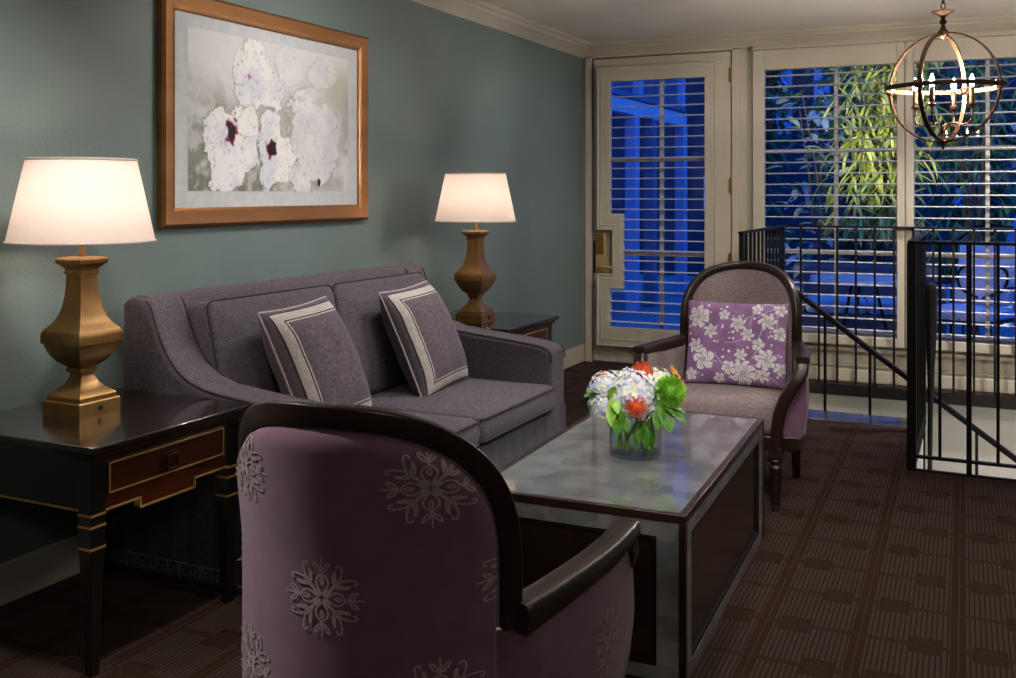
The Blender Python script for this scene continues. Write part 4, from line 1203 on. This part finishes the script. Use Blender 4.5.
def plant(name, label, cat, loc, n, spread, zr, ln, w, mat, droop=.5, stems_n=6, group=None, bias=(0, 0, 0), seed=1):
    R = random.Random(seed); t = thing(name, label, cat, loc, 0, group)
    bm = bmesh.new(); sb = bmesh.new(); st = []
    for k in range(stems_n):
        a = R.random() * 6.28; r = spread[0] * .25 * R.random()
        p0 = V((r * math.cos(a), r * math.sin(a), 0)); p1 = V((R.uniform(-1, 1) * spread[0] * .7 + bias[0], R.uniform(-1, 1) * spread[1] * .7 + bias[1], zr[1] * R.uniform(.75, 1.02)))
        pts = smooth([p0, p0 * .6 + p1 * .25 + V((0, 0, p1.z * .32)), p1], 3); st.append(pts)
        tube(sb, pts, [.016 * (1 - .8 * i / len(pts)) for i in range(len(pts))], 5)
    for i in range(n):
        s_ = R.choice(st); q = s_[min(len(s_) - 1, int(len(s_) * (R.random() ** .7)))]
        p = V((q.x + R.gauss(0, .33) * spread[0], q.y + R.gauss(0, .33) * spread[1], max(zr[0], q.z + R.gauss(0, .22))))
        a = R.random() * 6.28; d = V((math.cos(a), math.sin(a) * .8, -droop + R.uniform(-.45, .6)))
        leaf_blade(bm, p, d, V((R.uniform(-.4, .4), R.uniform(-.4, .4), 1)), ln * R.uniform(.6, 1.3), w * R.uniform(.7, 1.2), .25)
    obj('foliage', bm, M[mat], t, recalc=False); obj('stems', sb, M['bark'], t)
    return t
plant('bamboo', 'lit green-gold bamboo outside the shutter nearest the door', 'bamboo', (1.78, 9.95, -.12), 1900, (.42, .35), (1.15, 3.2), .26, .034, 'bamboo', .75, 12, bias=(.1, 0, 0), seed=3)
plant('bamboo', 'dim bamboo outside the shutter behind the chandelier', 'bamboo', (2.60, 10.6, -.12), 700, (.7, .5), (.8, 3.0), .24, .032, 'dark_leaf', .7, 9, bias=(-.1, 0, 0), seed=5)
plant('shrub', 'dark leafy shrub left of the lit bamboo', 'shrub', (1.55, 11.2, -.12), 900, (.75, .5), (.5, 3.0), .20, .085, 'dark_leaf', .3, 9, seed=8)
plant('shrub', 'pale-leaved shrub in front of the dark shrub', 'shrub', (1.30, 10.2, -.12), 170, (.45, .35), (.6, 2.4), .17, .075, 'pale_leaf', .2, 6, seed=9)
plant('shrub', 'tall dark shrub seen at the right of the door glass', 'shrub', (-.15, 14.6, -.12), 700, (.5, .4), (.8, 4.6), .26, .10, 'dark_leaf', .4, 7, seed=12)
plant('shrub', 'broad dark shrub behind the chandelier bamboo', 'shrub', (2.75, 12.6, -.12), 1100, (1.1, .5), (.5, 3.6), .25, .09, 'dark_leaf', .4, 10, seed=14)
plant('shrub', 'pale shrub at the top right of the windows', 'shrub', (2.55, 11.6, -.12), 240, (.8, .4), (1.6, 3.4), .22, .07, 'pale_leaf', .3, 7, seed=15)
# outdoor seating
def out_sofa(label, loc, rz, w):
    t = thing('wicker_sofa', label, 'outdoor sofa', loc, rz)
    obj('wicker_body', B((-w, w, -.38, .40, .06, .34), (-w, w, .28, .40, .34, .72), (-w, -w + .12, -.38, .28, .34, .58), (w - .12, w, -.38, .28, .34, .58)), M['rattan'], t, bevel=.03)
    for s in (-1, 1):
        mt = Matrix.Translation((s * (w - .12) / 2, -.06, .345)); bm = bmesh.new(); slab(bm, (w - .13) / 2, .32, .10, .04, .02, .02, 0, mt); obj('seat_cushion', bm, M['wicker'], t)
    return t
out_sofa('dark wicker sofa with pale woven seat pads beyond the stair railing', (1.75, 9.3, -.12), math.radians(8), .62)
t = thing('patio_table', 'round white patio table in front of the wicker sofa', 'table', (1.80, 8.55, -.12))
bm = bmesh.new(); lathe(bm, [(.005, .65), (.40, .65), (.41, .665), (.40, .69), (.005, .69)], (0, 0, 0), 36); obj('tabletop', bm, M['tabletop_out'], t)
for k in range(3):
    a = 2 * PI * k / 3 + .4; obj('leg', T([(.10 * math.cos(a), .10 * math.sin(a), .655), (.26 * math.cos(a), .26 * math.sin(a), 0)], .012, 8), M['iron'], t)
t = thing('patio_chair', 'scroll-back iron patio chair with pale cushion behind the corner post', 'chair', (2.58, 8.35, -.12), math.radians(-25))
bm = bmesh.new(); slab(bm, .25, .25, .08, .04, .02, .02, 0, Matrix.Translation((0, 0, .42))); obj('seat_cushion', bm, M['wicker'], t)
mt = Matrix.Translation((0, .27, .50)) @ Matrix.Rotation(math.radians(-14), 4, 'X') @ Matrix.Rotation(PI / 2, 4, 'X')
bm = bmesh.new(); slab(bm, .22, .24, .06, .05, .02, .02, 0, mt @ Matrix.Translation((0, .24, 0))); obj('back_cushion', bm, M['outcush'], t)
bm = bmesh.new()
tube(bm, [(-.26, .26, .0), (-.26, .27, .5), (-.27, .38, .98), (-.15, .42, 1.10), (0, .43, 1.12), (.15, .42, 1.10), (.27, .38, .98), (.26, .27, .5), (.26, .26, 0)], .013, 8)
for s in (-1, 1):
    tube(bm, smooth([V((s * .02, .20, .56)), V((s * .18, .22, .62)), V((s * .2, .25, .78)), V((s * .06, .28, .82)), V((s * .03, .26, .70)), V((s * .12, .25, .68))], 2), .011, 6)
    tube(bm, [(s * .27, .28, .66), (s * .28, -.02, .66), (s * .27, -.24, .62), (s * .26, -.25, 0)], .012, 8)
box(bm, -.26, .26, -.25, .26, .40, .42); obj('iron_frame', bm, M['iron'], t)
t = thing('patio_umbrella', 'closed blue canvas patio umbrella by the right edge of the windows', 'umbrella', (3.02, 9.0, -.12))
bm = bmesh.new(); rings(bm, [[V((r * math.cos(2 * PI * k / 16) * (1 + .18 * (k % 2)), r * math.sin(2 * PI * k / 16) * (1 + .18 * (k % 2)), z)) for k in range(16)] for r, z in ((.17, .3), (.20, .6), (.15, 1.0), (.05, 1.30))]); obj('canvas', bm, M['canvas'], t)
obj('pole', T([(0, 0, 0), (0, 0, 1.4)], .022, 10), M['iron'], t)

# ------------------------------------------------------------------ lights, world, camera
def light(name, kind, loc, power, col, size=.05, rot=None, parent=None, **kw):
    l = bpy.data.lights.new(name, kind); l.energy = power; l.color = col
    if kind in ('POINT', 'SPOT'): l.shadow_soft_size = size
    if kind == 'AREA': l.size = size
    for k, v in kw.items(): setattr(l, k, v)
    o = bpy.data.objects.new(name, l); C.objects.link(o); o.location = loc
    if rot: o.rotation_euler = rot
    if parent: o.parent = parent
    return o
def downlight(loc, target, power, label, ang=70, blend=.6, rad=.045):  # unseen ceiling fixtures, most of them added as fill light
    t = thing('recessed_downlight', label, 'ceiling light', (loc[0], loc[1], HC), 0, 'recessed ceiling lights')
    bm = bmesh.new(); lathe(bm, [(rad, -.001), (rad, -.006), (rad + .017, -.006), (rad + .02, -.001)], (0, 0, 0), 32, caps=False); obj('trim_ring', bm, M['ceil'], t)
    bm = bmesh.new(); lathe(bm, [(.002, -.003), (rad - .001, -.003), (rad - .001, -.0015), (.002, -.0015)], (0, 0, 0), 32); obj('lens', bm, M['downlight'], t)
    d = V(target) - V((loc[0], loc[1], HC - .01))
    o = light('spot', 'SPOT', (0, 0, -.012), power, (1, .94, .88), max(.09, rad), parent=t, spot_size=math.radians(ang), spot_blend=blend)
    o.rotation_euler = d.to_track_quat('-Z', 'Y').to_euler()
downlight((1.75, 2.75, HC), (1.70, 3.1, .4), 45, 'recessed ceiling light above the coffee table', 75)
downlight((1.15, 3.35, HC), (.0, 3.4, 1.35), 75, 'recessed ceiling light in front of the framed picture', 95, 1)
downlight((3.6, 2.2, HC), (1.2, 4.0, .5), 60, 'wide round ceiling light to the right of the near armchair', 85, 1, .25)
downlight((1.45, 4.05, HC), (.50, 3.2, .5), 100, 'recessed ceiling light between the sofa and the far armchair', 80, .9)
downlight((.95, 1.75, HC), (.0, 1.9, .85), 95, 'recessed ceiling light over the near side table', 80, 1)
downlight((2.25, 2.45, HC), (1.70, 4.3, .58), 130, 'recessed ceiling light trained on the far armchair', 30, .9)
downlight((3.3, 3.3, HC), (2.7, 3.9, 0), 16, 'recessed ceiling light above the open carpet', 120, 1)
downlight((.35, .85, HC), (1.5, 1.25, .72), 230, 'recessed ceiling light at the rear left of the room', 42, .8)
downlight((2.75, .55, HC), (1.71, 3.05, .58), 330, 'recessed ceiling light trained on the bouquet', 24, .9)
downlight((3.4, -.9, HC), (2.0, 3.0, .7), 26, 'wide round ceiling light at the rear right of the room', 130, 1, .25)
downlight((1.9, 5.2, HC), (1.0, 6.95, .9), 66, 'recessed ceiling light before the french door', 80, 1)
downlight((1.55, 5.0, HC), (.0, 5.9, 1.2), 60, 'recessed ceiling light facing the corner by the door', 66, 1)
downlight((3.4, 6.1, HC), (2.6, 6.95, -.25), 300, 'recessed ceiling light above the stairwell', 90, 1)
light('stairwell_lamp', 'POINT', (3.9, 5.1, -.45), 20, (1, .93, .85), .08)  # added fill, out of view, to brighten the stairwell wall
# garden spotlight on the bamboo
light('garden_spot', 'SPOT', (1.35, 7.9, 1.2), 210, (1, .92, .5), .05, V((.22, 1.0, .42)).to_track_quat('-Z', 'Y').to_euler(), spot_size=math.radians(55), spot_blend=.7)

light('garden_spot', 'SPOT', (2.75, 8.7, .1), 28, (1, .95, .55), .05, V((-.1, .9, .75)).to_track_quat('-Z', 'Y').to_euler(), spot_size=math.radians(70), spot_blend=.8)  # added fill so the dim bamboo keeps its green
light('garden_spot', 'SPOT', (1.0, 8.4, .1), 40, (.9, 1, .6), .05, V((.15, .95, .65)).to_track_quat('-Z', 'Y').to_euler(), spot_size=math.radians(60), spot_blend=.8)  # added fill bringing green out of the shrubs on the left
w = bpy.data.worlds.new('dusk'); bpy.context.scene.world = w; w.use_nodes = True
nt = w.node_tree; bg = nt.nodes['Background']
tc = N(nt, 'ShaderNodeTexCoord'); sp = N(nt, 'ShaderNodeSeparateXYZ'); L(nt, tc.outputs['Generated'], sp.inputs[0])
L(nt, ramp(nt, sp.outputs[2], [(0, (.003, .028, .50)), (.25, (.006, .075, .75)), (.6, (.014, .16, .92)), (1, (.012, .14, .85))]), bg.inputs['Color'])
bg.inputs['Strength'].default_value = 1.55

cam = bpy.data.cameras.new('camera'); co = bpy.data.objects.new('camera', cam); C.objects.link(co)
co.location = (2.70, 0, 1.25); co.rotation_euler = (PI / 2, 0, math.radians(25.5))
cam.sensor_width = 36; cam.lens = 35.43; cam.shift_y = -146 / 1016; cam.clip_start = .05
sc = bpy.context.scene; sc.camera = co
sc.view_settings.view_transform = 'Standard'; sc.view_settings.look = 'None'
sc.view_settings.exposure = .28; sc.view_settings.gamma = 1; sc.view_settings.use_curve_mapping = False
sc.cycles.sample_clamp_indirect = 3; sc.cycles.max_bounces = 10; sc.cycles.transparent_max_bounces = 16
sc.cycles.caustics_reflective = False; sc.cycles.caustics_refractive = False
sc.cycles.use_denoising = True
